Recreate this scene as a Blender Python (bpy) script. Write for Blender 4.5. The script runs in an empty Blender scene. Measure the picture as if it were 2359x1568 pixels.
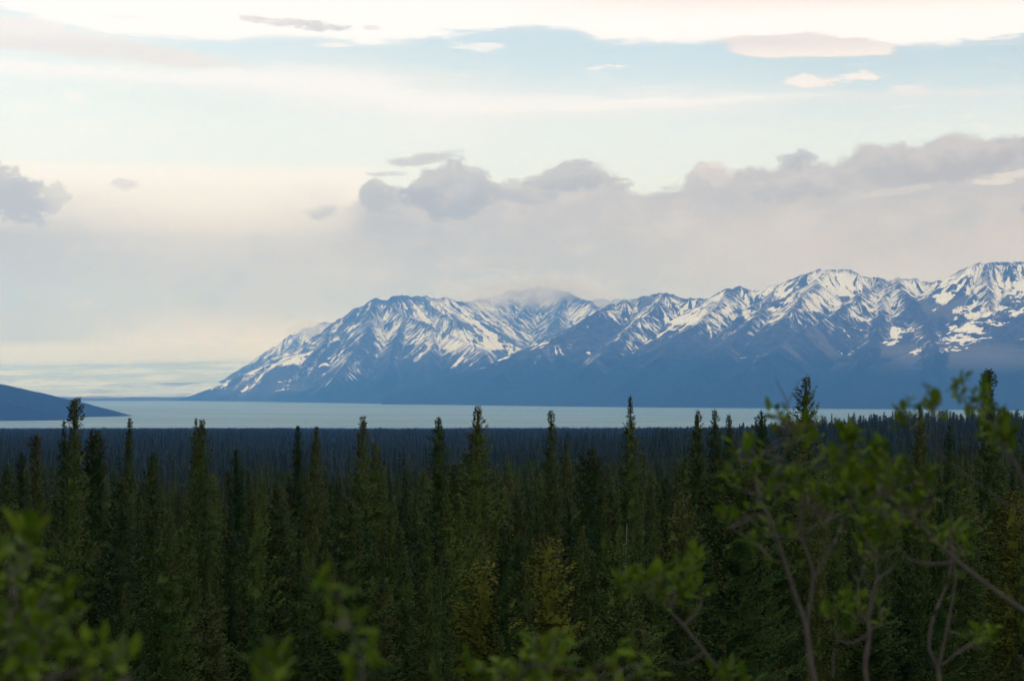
import bpy, math, random
import numpy as np
from mathutils import Vector

# ------------------------------------------------------------------ camera
scene = bpy.context.scene
COL = scene.collection
F = 4729.0            # focal length expressed in a 2358 px wide picture
PITCH = math.atan(106.0 / F)
cam_d = bpy.data.cameras.new("camera")
cam_d.sensor_width = 23.7
cam_d.lens = F / 2358.0 * 23.7
cam_d.clip_start = 0.2
cam_d.clip_end = 90000.0
cam_d.dof.use_dof = True
cam_d.dof.focus_distance = 400.0
cam_d.dof.aperture_fstop = 4.0
cam = bpy.data.objects.new("camera", cam_d)
cam.rotation_euler = (math.pi / 2 + PITCH, 0, 0)
COL.objects.link(cam)
scene.camera = cam

scene.view_settings.view_transform = 'Standard'
scene.view_settings.look = 'None'
scene.view_settings.exposure = 0.0
scene.view_settings.gamma = 1.0
scene.view_settings.use_curve_mapping = False
scene.cycles.volume_bounces = 2
scene.cycles.max_bounces = 5
scene.cycles.adaptive_threshold = 0.03
scene.cycles.diffuse_bounces = 2
scene.cycles.transparent_max_bounces = 8


def P3(u, v, D):
    """world point at distance D (along +Y) seen at u, v of a 2358 x 1568 picture"""
    cx = (u - 1179.0) / F
    cy = (784.0 - v) / F
    dy = math.cos(PITCH) - cy * math.sin(PITCH)
    dz = math.sin(PITCH) + cy * math.cos(PITCH)
    k = D / dy
    return (cx * k, D, dz * k)


# ------------------------------------------------------------------ node helper
class G:
    def __init__(self, nt):
        self.nt = nt
        self.l = nt.links

    def node(self, typ, **kw):
        n = self.nt.nodes.new(typ)
        for k, val in kw.items():
            setattr(n, k, val)
        return n

    def put(self, sock, val):
        if hasattr(val, 'is_output'):
            self.l.new(val, sock)
        elif val is not None:
            sock.default_value = val

    def m(self, op, a, b=None, c=None, clamp=False):
        n = self.node('ShaderNodeMath', operation=op, use_clamp=clamp)
        self.put(n.inputs[0], a)
        if b is not None:
            self.put(n.inputs[1], b)
        if c is not None:
            self.put(n.inputs[2], c)
        return n.outputs[0]

    def add(self, a, b): return self.m('ADD', a, b)
    def sub(self, a, b): return self.m('SUBTRACT', a, b)
    def mul(self, a, b): return self.m('MULTIPLY', a, b)
    def mad(self, a, b, c): return self.m('MULTIPLY_ADD', a, b, c)

    def step(self, x, lo, hi, out0=0.0, out1=1.0):
        n = self.node('ShaderNodeMapRange', interpolation_type='SMOOTHSTEP')
        self.put(n.inputs[0], x)
        self.put(n.inputs[1], lo)
        self.put(n.inputs[2], hi)
        self.put(n.inputs[3], out0)
        self.put(n.inputs[4], out1)
        return n.outputs[0]

    def xyz(self, x, y, z=0.0):
        n = self.node('ShaderNodeCombineXYZ')
        self.put(n.inputs[0], x)
        self.put(n.inputs[1], y)
        self.put(n.inputs[2], z)
        return n.outputs[0]

    def sep(self, v):
        n = self.node('ShaderNodeSeparateXYZ')
        self.put(n.inputs[0], v)
        return n.outputs

    def noise(self, vec, scale=1.0, detail=2.0, rough=0.5, dims='3D', ntype='FBM', dist=0.0):
        n = self.node('ShaderNodeTexNoise', noise_dimensions=dims, noise_type=ntype)
        self.put(n.inputs['Vector'], vec)
        self.put(n.inputs['Scale'], scale)
        self.put(n.inputs['Detail'], detail)
        self.put(n.inputs['Roughness'], rough)
        self.put(n.inputs['Distortion'], dist)
        return n.outputs[0]

    def mix(self, f, a, b):
        n = self.node('ShaderNodeMix', data_type='RGBA')
        self.put(n.inputs[0], f)
        self.put(n.inputs[6], a if hasattr(a, 'is_output') else (*a, 1.0))
        self.put(n.inputs[7], b if hasattr(b, 'is_output') else (*b, 1.0))
        return n.outputs[2]

    def curve(self, x, pts, xr):
        """piecewise curve through pts over the x range xr"""
        ys = [p[1] for p in pts]
        y0, y1 = min(ys), max(ys)
        n = self.node('ShaderNodeFloatCurve')
        cu = n.mapping.curves[0]
        n.mapping.extend = 'HORIZONTAL'
        q = [((px - xr[0]) / (xr[1] - xr[0]), (py - y0) / max(y1 - y0, 1e-6)) for px, py in pts]
        cu.points[0].location = q[0]
        cu.points[1].location = q[-1]
        for p in q[1:-1]:
            cu.points.new(*p)
        for p in cu.points:
            p.handle_type = 'AUTO_CLAMPED'
        n.mapping.update()
        t = self.m('DIVIDE', self.sub(x, xr[0]), xr[1] - xr[0], clamp=True)
        n.inputs[0].default_value = 1.0
        self.put(n.inputs[1], t)
        return self.mad(n.outputs[0], y1 - y0, y0)

    def attr(self, name):
        n = self.node('ShaderNodeAttribute', attribute_name=name)
        return n.outputs['Fac']


# ------------------------------------------------------------------ sky
SUN_EL, SUN_AZ = 24.0, -38.0      # the sun stands behind the cloud, ahead and left of the view
world = bpy.data.worlds.new("World")
scene.world = world
world.use_nodes = True
wt = world.node_tree
wt.nodes.clear()
g = G(wt)
nish = g.node('ShaderNodeTexSky', sky_type='NISHITA')
nish.sun_disc = False
nish.sun_elevation = math.radians(SUN_EL)
nish.sun_rotation = math.radians(SUN_AZ)
nish.air_density = 1.0
nish.dust_density = 1.0
nish.ozone_density = 1.0
bg_air = g.node('ShaderNodeBackground')
g.put(bg_air.inputs[0], nish.outputs[0])
bg_air.inputs[1].default_value = 0.1

tc = g.node('ShaderNodeTexCoord')
dx, dy, dz = g.sep(tc.outputs['Generated'])
az = g.m('ARCTAN2', dx, dy)
hor = g.m('SQRT', g.add(g.mul(dx, dx), g.mul(dy, dy)))
el = g.m('ARCTAN2', dz, hor)
A0 = g.mad(az, F, 1179.0)         # bearing and height of the sky in the picture's own scale, 4729 per radian
E0 = g.mad(el, -F, 890.0)
sn_tilt = g.noise(g.xyz(g.mul(A0, 1 / 900.0), g.mul(E0, 1 / 400.0)), 1.0, 2.0, 0.5, '2D')
billow = g.noise(g.xyz(g.mul(A0, 1 / 110.0), g.mul(E0, 1 / 78.0)), 1.0, 6.0, 0.64, '2D')
billow2 = g.noise(g.xyz(g.mad(A0, 1 / 95.0, 31.0), g.mad(E0, 1 / 70.0, 7.0)), 1.0, 5.0, 0.64, '2D')
streak = g.noise(g.xyz(g.mul(A0, 1 / 520.0), g.mul(E0, 1 / 38.0)), 1.0, 4.0, 0.5, '2D')
broad = g.noise(g.xyz(g.mad(A0, 1 / 700.0, 3.0), g.mul(E0, 1 / 330.0)), 1.0, 3.0, 0.5, '2D')
wispn = g.noise(g.xyz(g.mul(A0, 1 / 120.0), g.mul(g.mad(sn_tilt, 60.0, E0), 1 / 20.0)), 1.0, 6.0, 0.62, '2D')
midn = g.noise(g.xyz(g.mad(A0, 1 / 230.0, 11.0), g.mul(E0, 1 / 120.0)), 1.0, 6.0, 0.6, '2D')
finen = g.noise(g.xyz(g.mad(A0, 1 / 34.0, 5.0), g.mul(E0, 1 / 24.0)), 1.0, 4.0, 0.6, '2D')
fn_ = g.sub(finen, 0.5)
bn = g.sub(billow, 0.5)
wn_ = g.sub(wispn, 0.5)
mn_ = g.sub(midn, 0.5)
bn2 = g.sub(billow2, 0.5)
sn = g.sub(streak, 0.5)
dn = g.sub(broad, 0.5)
A = g.mad(bn2, 70.0, A0)          # coordinates stirred by the cloud texture
E = g.mad(bn, 70.0, E0)
Es = g.mad(sn, 26.0, E0)


def rad2(cx, cy, rx, ry, tilt, a, e):
    x = g.sub(a, cx)
    y = g.sub(e, cy)
    if tilt:
        y = g.mad(x, tilt, y)
    x = g.mul(x, 1.0 / rx)
    y = g.mul(y, 1.0 / ry)
    return g.add(g.mul(x, x), g.mul(y, y)), y


def wisp(cx, cy, rx, ry, tilt=0.0, torn=2.6):
    """high cloud torn into feathers along the wind"""
    r, _ = rad2(cx, cy, rx * 1.12, ry * 1.3, tilt, g.mad(bn2, 50.0, A0), g.mad(bn, 14.0, E0))
    return g.step(g.mad(fn_, 0.9, g.mad(wn_, torn, g.sub(0.72, r))), -0.05, 0.62)


def puff(cx, cy, rx, ry, tilt=0.0, lo=-0.12, hi=0.42, light=(0.585, 0.575, 0.57), dark=(0.455, 0.455, 0.475), s=0.97):
    """cumulus lump: ragged edge, paler crown, greyer base"""
    r, y = rad2(cx, cy, rx, ry, tilt, A, E)
    mk = g.step(g.mad(fn_, 1.5, g.mad(bn2, 0.9, g.sub(1.0, r))), lo, hi)
    over(mk, g.mix(g.step(g.mad(bn, 1.6, y), -0.75, 0.35), light, dark), s)  # cloud shading painted into the colour, darker towards the base


XR = (-300, 2700)
# thin high veil over the blue gap
veil_f = g.add(g.step(E0, 60, 380, 0.50, 0.86), g.mul(dn, 0.25))
veil_f = g.add(veil_f, g.step(E0, 60, -400, 0.0, 0.2))
gapcol = g.mix(g.step(E0, 90, 330), (0.68, 0.86, 0.96), (0.88, 0.965, 0.96))
# colour builds up from back to front; cov is how much of the clear sky is hidden
cov = g.m('MINIMUM', g.m('MAXIMUM', veil_f, 0.3), 0.94)
col = gapcol


def over(mask, c, strength=1.0):
    global cov, col
    mk = g.mul(mask, strength) if strength != 1.0 else mask
    col = g.mix(mk, col, c)
    cov = g.m('MAXIMUM', cov, mk)


# broad white bands
c1 = g.curve(A0, [(-300, 172), (0, 176), (300, 186), (600, 196), (850, 212), (1100, 246), (1300, 243), (1600, 239), (1900, 231), (2358, 236), (2700, 236)], XR)
w1 = g.curve(A0, [(-300, 16), (0, 16), (300, 22), (600, 40), (850, 62), (1050, 58), (1250, 38), (1500, 30), (1800, 20), (2000, 13), (2358, 12), (2700, 12)], XR)
q = g.m('DIVIDE', g.sub(g.mad(wn_, 34.0, Es), c1), w1)
over(g.mul(g.m('EXPONENT', g.mul(g.mul(q, q), -0.8)), g.step(A0, 2300, 1500, 0.55, 1.0)), (1.0, 0.99, 0.965), 0.95)
c1b = g.curve(A0, [(-300, 150), (500, 180), (800, 184), (1000, 188), (1200, 192), (2700, 200)], XR)
q = g.m('DIVIDE', g.sub(Es, c1b), 15.0)
over(g.mul(g.m('EXPONENT', g.mul(g.mul(q, q), -0.8)), g.mul(g.step(A0, 250, 600), g.step(A0, 1200, 850))), (1.0, 0.99, 0.96), 0.9)
# upper cream sheet
B = g.curve(A0, [(-300, 30), (0, 52), (80, 66), (170, 88), (350, 106), (500, 104), (700, 99), (820, 108), (920, 104), (1000, 92), (1100, 80), (1200, 70), (1290, 74), (1380, 99),
                 (1480, 107), (1600, 104), (1690, 104), (1850, 116), (2000, 128), (2110, 131), (2230, 123), (2358, 117), (2700, 105)], XR)
t = g.sub(g.mad(wn_, 46.0, g.mad(bn, 10.0, B)), E0)
sheet = g.step(t, -14, 14)
sheetcol = g.mix(g.mul(g.step(E0, 60, 5), g.step(A0, 1000, 1700)), (1.06, 1.04, 0.985), (1.02, 0.92, 0.83))
sheetcol = g.mix(g.m('MULTIPLY', g.step(E0, -60, -700), g.step(broad, 0.35, 0.7), clamp=True), sheetcol, (0.80, 0.79, 0.78))
over(sheet, sheetcol)
# left warm tongue
t1 = g.curve(A0, [(-300, 40), (0, 62), (70, 66), (150, 78), (300, 104), (450, 128), (560, 142), (620, 160), (2700, 170)], XR)
t2 = g.curve(A0, [(-300, 130), (0, 139), (200, 149), (400, 163), (620, 168), (2700, 168)], XR)
tong = g.mul(g.step(g.sub(g.mad(wn_, 30.0, E0), t1), -6, 14), g.step(g.sub(t2, g.mad(wn_, 40.0, E0)), -14, 10))
over(g.mul(tong, g.step(g.mad(wn_, 160.0, A0), 660, 420)), g.mix(g.step(E0, 90, 130), (0.97, 0.91, 0.85), (0.88, 0.825, 0.775)), 0.9)
# small high clouds
over(wisp(690, 66, 130, 13, -0.10), g.mix(g.step(g.add(E0, g.mul(bn, 60.0)), 52, 76), (0.82, 0.79, 0.75), (0.66, 0.65, 0.63)), 0.85)
over(wisp(585, 56, 55, 9, -0.05), (0.80, 0.77, 0.73), 0.75)
over(wisp(855, 75, 26, 7, 0), (0.84, 0.80, 0.76), 0.7)
over(wisp(310, 60, 90, 4, 0), (0.98, 0.93, 0.87), 0.5)
lens_e = g.mad(wn_, 22.0, g.mad(bn, 10.0, E0))
lr, ly_ = rad2(1865, 124, 218, 34, -0.05, g.mad(bn2, 50.0, A0), lens_e)
over(g.mul(g.step(g.mad(wn_, 0.9, g.sub(1.0, lr)), -0.12, 0.30), g.step(g.mad(wn_, 14.0, E0), 151, 140)), g.mix(g.step(E0, 106, 140), (0.87, 0.80, 0.765), (1.0, 0.92, 0.845)), 0.95)
over(wisp(1865, 199, 74, 16, -0.05, 1.8), (0.98, 0.925, 0.87), 0.95)
over(wisp(1970, 190, 76, 14, 0.08, 1.8), (0.98, 0.94, 0.89), 0.95)
over(wisp(1388, 160, 72, 7), (1.0, 0.97, 0.93), 0.95)
over(wisp(1100, 113, 80, 11, -0.05), (0.99, 0.98, 0.96), 0.85)
over(wisp(760, 112, 48, 5), (1.0, 0.98, 0.95), 0.85)
over(wisp(2090, 226, 44, 16), (0.97, 0.93, 0.89), 0.75)
over(wisp(2215, 231, 40, 10), (0.97, 0.94, 0.90), 0.7)
over(wisp(185, 240, 30, 16), (1.0, 0.99, 0.97), 0.6)
over(g.mul(g.step(wn_, 0.02, 0.26), g.mul(g.step(E0, 130, 180), g.step(E0, 380, 300))), (1.0, 0.995, 0.985), 0.55)
# bright rim of the low bank, left
over(g.mul(g.step(g.mad(sn, 30.0, E0), 372, 405), g.step(A0, 900, 820)), (1.02, 0.99, 0.95), 0.9)
# low grey bank
C = g.curve(A0, [(-300, 395), (0, 392), (120, 425), (220, 455), (420, 455), (640, 470), (780, 470), (832, 440), (850, 424), (900, 428), (935, 436), (965, 400), (1060, 382), (1110, 392),
                 (1150, 424), (1200, 412), (1280, 384), (1350, 378), (1400, 396), (1450, 420), (1500, 440), (1560, 428), (1600, 392), (1645, 372), (1690, 392), (1740, 392),
                 (1800, 374), (1840, 362), (1880, 384), (1945, 376), (1990, 346), (2050, 344), (2085, 352), (2160, 326), (2250, 322), (2330, 328), (2420, 345), (2700, 370)], XR)
soft_l = g.step(A0, 860, 760)
tt = g.sub(g.mad(fn_, 26.0, g.mad(bn, 72.0, E0)), C)
bank_s = g.step(tt, -8, 14)
bank_l = g.step(g.mad(sn, 30.0, E0), 390, 560)
bank = g.add(g.mul(bank_s, g.sub(1.0, soft_l)), g.mul(bank_l, soft_l))
left_c = g.mix(g.step(E0, 470, 640), (0.81, 0.77, 0.725), (0.615, 0.60, 0.565))
left_c = g.mix(g.step(A0, 500, 0), left_c, (0.54, 0.53, 0.51))
left_c = g.mix(g.mul(g.step(E0, 700, 800), g.step(A0, 60, 480)), left_c, (0.86, 0.80, 0.69))
right_c = g.mix(g.step(g.add(E0, g.mul(A0, -0.04)), 400, 560), (0.575, 0.555, 0.55), (0.55, 0.545, 0.545))
right_c = g.mix(g.mul(g.step(A0, 1350, 1900), g.step(E0, 420, 560)), right_c, (0.66, 0.605, 0.575))
right_c = g.mix(g.mul(g.step(bn, -0.05, 0.22), 0.55), right_c, (0.68, 0.645, 0.615))
right_c = g.mix(g.mul(g.step(dn, 0.0, 0.25), 0.5), right_c, (0.50, 0.50, 0.51))
bank_c = g.mix(g.step(g.mad(dn, 300.0, A0), 640, 960), left_c, right_c)
bank_c = g.mix(g.mul(g.step(mn_, 0.02, 0.24), 0.6), bank_c, (0.72, 0.685, 0.66))
bank_c = g.mix(g.mul(g.step(mn_, -0.03, -0.24), 0.6), bank_c, (0.50, 0.50, 0.505))
over(bank, bank_c)
# darker puffs standing in front of it
puff(20, 458, 120, 72, -0.25, dark=(0.46, 0.465, 0.48))
puff(140, 462, 40, 32, light=(0.66, 0.64, 0.62), dark=(0.54, 0.535, 0.53), s=0.85)
over(wisp(300, 432, 34, 14, 0.1, 3.6), (0.66, 0.64, 0.62), 0.6)
puff(738, 492, 40, 24, lo=-0.25, hi=0.9, light=(0.63, 0.615, 0.60), dark=(0.52, 0.515, 0.52), s=0.8)
puff(872, 455, 40, 38, dark=(0.50, 0.50, 0.505))
over(wisp(985, 366, 112, 15, 0.13, 1.4), (0.60, 0.585, 0.58), 0.92)
over(wisp(890, 402, 54, 7, 0.1), (0.66, 0.64, 0.62), 0.8)
puff(1035, 446, 118, 62, 0.06, dark=(0.445, 0.45, 0.485))
puff(1200, 444, 95, 32, light=(0.60, 0.59, 0.58), dark=(0.50, 0.50, 0.51), s=0.85)
puff(1308, 412, 88, 34, 0.1, dark=(0.49, 0.485, 0.49))
over(wisp(1425, 420, 44, 18, -0.2), (0.55, 0.54, 0.535), 0.85)
over(wisp(1535, 452, 48, 18, 0.1), (0.54, 0.53, 0.53), 0.75)
puff(1645, 400, 52, 30, light=(0.86, 0.80, 0.745), dark=(0.70, 0.66, 0.635), s=0.8)
puff(1835, 373, 44, 18, dark=(0.52, 0.51, 0.51), s=0.9)
puff(1830, 436, 130, 34, 0.15, light=(0.63, 0.60, 0.59), dark=(0.50, 0.495, 0.50), s=0.85)
puff(2180, 386, 175, 46, 0.13, light=(0.62, 0.59, 0.58), dark=(0.485, 0.475, 0.485))
puff(2030, 390, 66, 38, 0.1, light=(0.62, 0.59, 0.58), dark=(0.505, 0.495, 0.50), s=0.9)
over(wisp(2285, 426, 84, 12, 0.15, 3.4), (0.90, 0.84, 0.77), 0.6)
over(wisp(2060, 448, 70, 12, 0.1, 3.4), (0.76, 0.72, 0.68), 0.4)
puff(2358, 486, 26, 26, s=0.85)

# the blue air in front dulls blue in bright cloud, so the cloud itself is a little bluer than it looks
def cool(c_):
    sp = g.node('ShaderNodeSeparateColor'); g.put(sp.inputs[0], c_)
    cb = g.node('ShaderNodeCombineColor')
    g.put(cb.inputs[0], sp.outputs[0])
    g.put(cb.inputs[1], g.mad(sp.outputs[1], 1.05, -0.025))
    g.put(cb.inputs[2], g.mad(sp.outputs[2], 1.42, -0.215))
    return g.mix(g.step(E0, -900, 350, 0.0, 1.0), c_, cb.outputs[0])


col = cool(col)
sheetcol = cool(sheetcol)

bg_cl = g.node('ShaderNodeBackground')
g.put(bg_cl.inputs[0], col)
bg_cl.inputs[1].default_value = 1.0
mx = g.node('ShaderNodeMixShader')
g.put(mx.inputs[0], cov)
g.l.new(bg_air.outputs[0], mx.inputs[1])
g.l.new(bg_cl.outputs[0], mx.inputs[2])
# higher up the cream sheet goes on alone, all round
bg_hi = g.node('ShaderNodeBackground')
g.put(bg_hi.inputs[0], sheetcol)
mx2 = g.node('ShaderNodeMixShader')
g.put(mx2.inputs[0], g.step(E0, -70, -50))
g.l.new(bg_hi.outputs[0], mx2.inputs[1])
g.l.new(mx.outputs[0], mx2.inputs[2])
mx = mx2
wo = g.node('ShaderNodeOutputWorld')
g.l.new(mx.outputs[0], wo.inputs[0])
world.cycles.sampling_method = 'MANUAL'
world.cycles.sample_map_resolution = 512

# one weak, very soft sun behind the cloud
sun_d = bpy.data.lights.new("sun", 'SUN')
sun_d.energy = 0.5
sun_d.angle = math.radians(25)
sun_d.color = (1.0, 0.95, 0.88)
sun = bpy.data.objects.new("sun", sun_d)
sv = Vector((math.sin(math.radians(SUN_AZ)) * math.cos(math.radians(SUN_EL)),
             math.cos(math.radians(SUN_AZ)) * math.cos(math.radians(SUN_EL)), math.sin(math.radians(SUN_EL))))
sun.rotation_euler = sv.to_track_quat('Z', 'Y').to_euler()
COL.objects.link(sun)

# ------------------------------------------------------------------ numpy noise
def _hash(ix, iy, seed):
    h = (ix.astype(np.int64) * 374761393 + iy.astype(np.int64) * 668265263 + seed * 974634777) & 0xFFFFFFFF
    h = ((h ^ (h >> 13)) * 1274126177) & 0xFFFFFFFF
    return (h ^ (h >> 16)) & 0xFFFF


def perlin(x, y, seed=0):
    ix = np.floor(x); iy = np.floor(y)
    fx = (x - ix).astype(np.float32); fy = (y - iy).astype(np.float32)
    ux = fx * fx * fx * (fx * (fx * 6 - 15) + 10)
    uy = fy * fy * fy * (fy * (fy * 6 - 15) + 10)

    def gr(ox, oy):
        a = _hash(ix + ox, iy + oy, seed).astype(np.float32) * (2 * math.pi / 65536.0)
        return np.cos(a) * (fx - ox) + np.sin(a) * (fy - oy)
    a = gr(0, 0); b = gr(1, 0); c = gr(0, 1); d = gr(1, 1)
    return ((a + (b - a) * ux) * (1 - uy) + (c + (d - c) * ux) * uy) * 1.5


def fbm(x, y, oct=4, seed=0, gain=0.5):
    s = np.zeros(np.shape(x), np.float32); amp = 1.0; tot = 0
    for k in range(oct):
        s += amp * perlin(x * 2 ** k + 17.3 * k, y * 2 ** k - 9.1 * k, seed + k)
        tot += amp; amp *= gain
    return s / tot


def ridged(x, y, oct=4, seed=0):
    s = np.zeros(np.shape(x), np.float32); amp = 1.0; tot = 0
    for k in range(oct):
        s += amp * (1 - 2 * np.abs(perlin(x * 2 ** k + 5.3 * k, y * 2 ** k - 3.7 * k, seed + k)))
        tot += amp; amp *= 0.5
    return s / tot


def sstep(x, a, b):
    t = np.clip((x - a) / (b - a), 0, 1)
    return t * t * (3 - 2 * t)


# ------------------------------------------------------------------ mesh helpers
def tag(o, label=None, cat=None, group=None, kind=None):
    if label: o["label"] = label
    if cat: o["category"] = cat
    if group: o["group"] = group
    if kind: o["kind"] = kind
    return o


def mesh_from(name, verts, faces, mats, mat_idx=None, smooth=False):
    """verts (n,3); faces (m,k) array or list of such arrays"""
    me = bpy.data.meshes.new(name)
    if not isinstance(faces, list):
        faces = [faces]
    faces = [np.asarray(f, np.int32) for f in faces if len(f)]
    loops = np.concatenate([f.ravel() for f in faces])
    tot = np.concatenate([np.full(len(f), f.shape[1], np.int32) for f in faces])
    st = np.concatenate([[0], np.cumsum(tot)[:-1]]).astype(np.int32)
    me.vertices.add(len(verts))
    me.vertices.foreach_set("co", np.asarray(verts, np.float32).ravel())
    me.loops.add(len(loops))
    me.loops.foreach_set("vertex_index", loops)
    me.polygons.add(len(tot))
    me.polygons.foreach_set("loop_start", st)
    for mt in mats:
        me.materials.append(mt)
    if mat_idx is not None:
        me.polygons.foreach_set("material_index", np.asarray(mat_idx, np.int32))
    me.polygons.foreach_set("use_smooth", np.full(len(tot), bool(smooth)))
    me.update(calc_edges=True)
    return me


def link(name, me, parent=None, loc=None):
    o = bpy.data.objects.new(name, me)
    COL.objects.link(o)
    if parent is not None:
        o.parent = parent
    if loc is not None:
        o.location = loc
    return o


def grid_mesh(name, X, Y, Z, mats, attrs=None, smooth=True):
    ny, nx = X.shape
    idx = np.arange(nx * ny).reshape(ny, nx)
    f = np.stack([idx[:-1, :-1], idx[:-1, 1:], idx[1:, 1:], idx[1:, :-1]], -1).reshape(-1, 4)
    me = mesh_from(name, np.stack([X, Y, Z], -1).reshape(-1, 3), f, mats, smooth=smooth)
    for k, v in (attrs or {}).items():
        a = me.attributes.new(k, 'FLOAT', 'POINT')
        a.data.foreach_set("value", np.asarray(v, np.float32).ravel())
    return me


def new_mat(name):
    mt = bpy.data.materials.new(name)
    mt.use_nodes = True
    nt = mt.node_tree
    nt.nodes.clear()
    gg = G(nt)
    b = gg.node('ShaderNodeBsdfPrincipled')
    b.inputs['Roughness'].default_value = 0.9
    b.inputs['Specular IOR Level'].default_value = 0.0
    o = gg.node('ShaderNodeOutputMaterial')
    gg.l.new(b.outputs[0], o.inputs[0])
    return mt, gg, b


def bump(gg, b, h, strength, dist):
    n = gg.node('ShaderNodeBump')
    n.inputs['Strength'].default_value = strength
    n.inputs['Distance'].default_value = dist
    gg.put(n.inputs['Height'], h)
    gg.l.new(n.outputs[0], b.inputs['Normal'])


# ------------------------------------------------------------------ the near land
LAKE = -150.0
_gd = np.array([-80, -10, 0, 4, 10, 22, 40, 60, 120, 200, 400, 700, 1000, 1250, 1600, 2500, 4000, 6000, 6900, 7300, 7600], float)
_gl = np.array([-1.5, -1.5, -1.6, -1.9, -3.6, -7.5, -11.5, -13.6, -15, -17.5, -24, -33, -39, -43, -48, -62, -92, -132, -147, -153, -160], float)
_gr = np.array([-1.5, -1.5, -1.6, -1.9, -3.6, -7.5, -11.5, -13.6, -14.5, -16, -20, -24, -25, -26.5, -34, -60, -92, -132, -147, -153, -160], float)


def ground_z(x, y):
    x = np.asarray(x, float); y = np.asarray(y, float)
    w = sstep(x / np.maximum(y, 60.0), -0.03, 0.25)
    z = np.interp(y, _gd, _gl) * (1 - w) + np.interp(y, _gd, _gr) * w
    amp = np.interp(y, [0, 30, 100, 600, 2000, 6500, 7000], [0.05, 0.4, 0.8, 2.0, 4.0, 3.0, 0.6])
    return z + amp * fbm(x / (40 + 0.12 * np.abs(y)), y / (60 + 0.15 * np.abs(y)), 3, 5)


m_ground, gg, b = new_mat("forest_floor")
geo = gg.node('ShaderNodeNewGeometry')
n1 = gg.noise(geo.outputs['Position'], 0.35, 5, 0.6)
n2 = gg.noise(geo.outputs['Position'], 0.006, 4, 0.6)
c = gg.mix(gg.step(n1, 0.35, 0.65), (0.010, 0.015, 0.007), (0.020, 0.022, 0.012))
c = gg.mix(gg.step(n2, 0.46, 0.60), c, (0.019, 0.026, 0.013))
gg.put(b.inputs['Base Color'], c)
bump(gg, b, n1, 0.6, 0.5)

yy = np.concatenate([np.linspace(-80, 0, 6)[:-1], np.geomspace(1.0, 7600, 190) - 1.0])
tt_ = np.linspace(-1, 1, 121)
Yg = np.repeat(yy[:, None], len(tt_), 1)
Xg = tt_[None, :] * (70 + 0.62 * np.maximum(Yg, 0))
Zg = ground_z(Xg, Yg)
tag(link("ground", grid_mesh("ground", Xg, Yg, Zg, [m_ground])), "mossy forest floor sloping down to the lake", "ground", kind="structure")

# ------------------------------------------------------------------ lake
m_lake, gg, b = new_mat("glacial_water")
geo = gg.node('ShaderNodeNewGeometry')
px, py, pz = gg.sep(geo.outputs['Position'])
wn = gg.noise(gg.xyz(gg.mul(px, 1 / 1800.0), gg.mul(py, 1 / 700.0)), 1.0, 4, 0.55)
fine = gg.noise(gg.xyz(gg.mul(px, 1 / 60.0), gg.mul(py, 1 / 25.0)), 1.0, 3, 0.6)
gg.put(b.inputs['Base Color'], gg.mix(gg.step(wn, 0.35, 0.65), (0.054, 0.146, 0.172), (0.074, 0.170, 0.192)))
b.inputs['Specular IOR Level'].default_value = 0.16
gg.put(b.inputs['Roughness'], gg.step(wn, 0.3, 0.7, 0.42, 0.6))
bump(gg, b, fine, 0.15, 2.0)
lx, ly = np.meshgrid(np.linspace(-14000, 12000, 40), np.linspace(6300, 24500, 30))
tag(link("lake", grid_mesh("lake", lx, ly, np.full(lx.shape, LAKE), [m_lake])), "pale turquoise glacial lake below the mountains", "lake", kind="structure")


# ------------------------------------------------------------------ mountains
def ridge_field(X, Y, ridges, prof, step=60.0):
    """height = highest of all ridge lines minus a falling profile; also the along/away coordinates of the winning ridge"""
    H = np.full(X.shape, -1e9, np.float32)
    S = np.zeros(X.shape, np.float32); Dd = np.zeros(X.shape, np.float32)
    x32 = X.astype(np.float32); y32 = Y.astype(np.float32)
    s0 = 0.0
    for ri, (pts, k) in enumerate(ridges):
        p = np.array(pts, np.float32)
        s0 += 5000.0
        for i in range(len(p) - 1):
            a = p[i]; bb = p[i + 1]
            vx, vy = bb[0] - a[0], bb[1] - a[1]
            L2 = vx * vx + vy * vy + 1e-6
            t = np.clip(((x32 - a[0]) * vx + (y32 - a[1]) * vy) / L2, 0, 1)
            ddx = x32 - (a[0] + t * vx); ddy = y32 - (a[1] + t * vy)
            d = np.sqrt(ddx * ddx + ddy * ddy)
            h = a[2] + t * (bb[2] - a[2]) - prof(d) * k
            w = h > H
            H = np.where(w, h, H)
            # side of the ridge shifts the along coordinate so both flanks differ
            side = np.where(ddx * vy - ddy * vx > 0, 0.0, 2500.0)
            ang = np.arctan2(ddy, ddx) * 90.0 * ((t <= 0) | (t >= 1))
            S = np.where(w, s0 + t * math.sqrt(L2) + side + ang, S)
            Dd = np.where(w, d, Dd)
            s0 += math.sqrt(L2)
    return H, S, Dd


def jag(pts, n, amp, seed):
    """roughen a ridge polyline given as picture points + distance"""
    rnd = random.Random(seed)
    w = [Vector(P3(*p)) for p in pts]
    out = []
    for i in range(len(w) - 1):
        for k in range(n):
            t = k / n
            q = w[i].lerp(w[i + 1], t)
            if k:
                q.z += rnd.uniform(-1, 1) * amp
                q.x += rnd.uniform(-1, 1) * amp * 1.6
                q.y += rnd.uniform(-1, 1) * amp * 3.0
            out.append(tuple(q))
    out.append(tuple(w[-1]))
    return out


K = 1000.0
def R_(*p): return [(u, v, d * K) for u, v, d in p]

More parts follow.
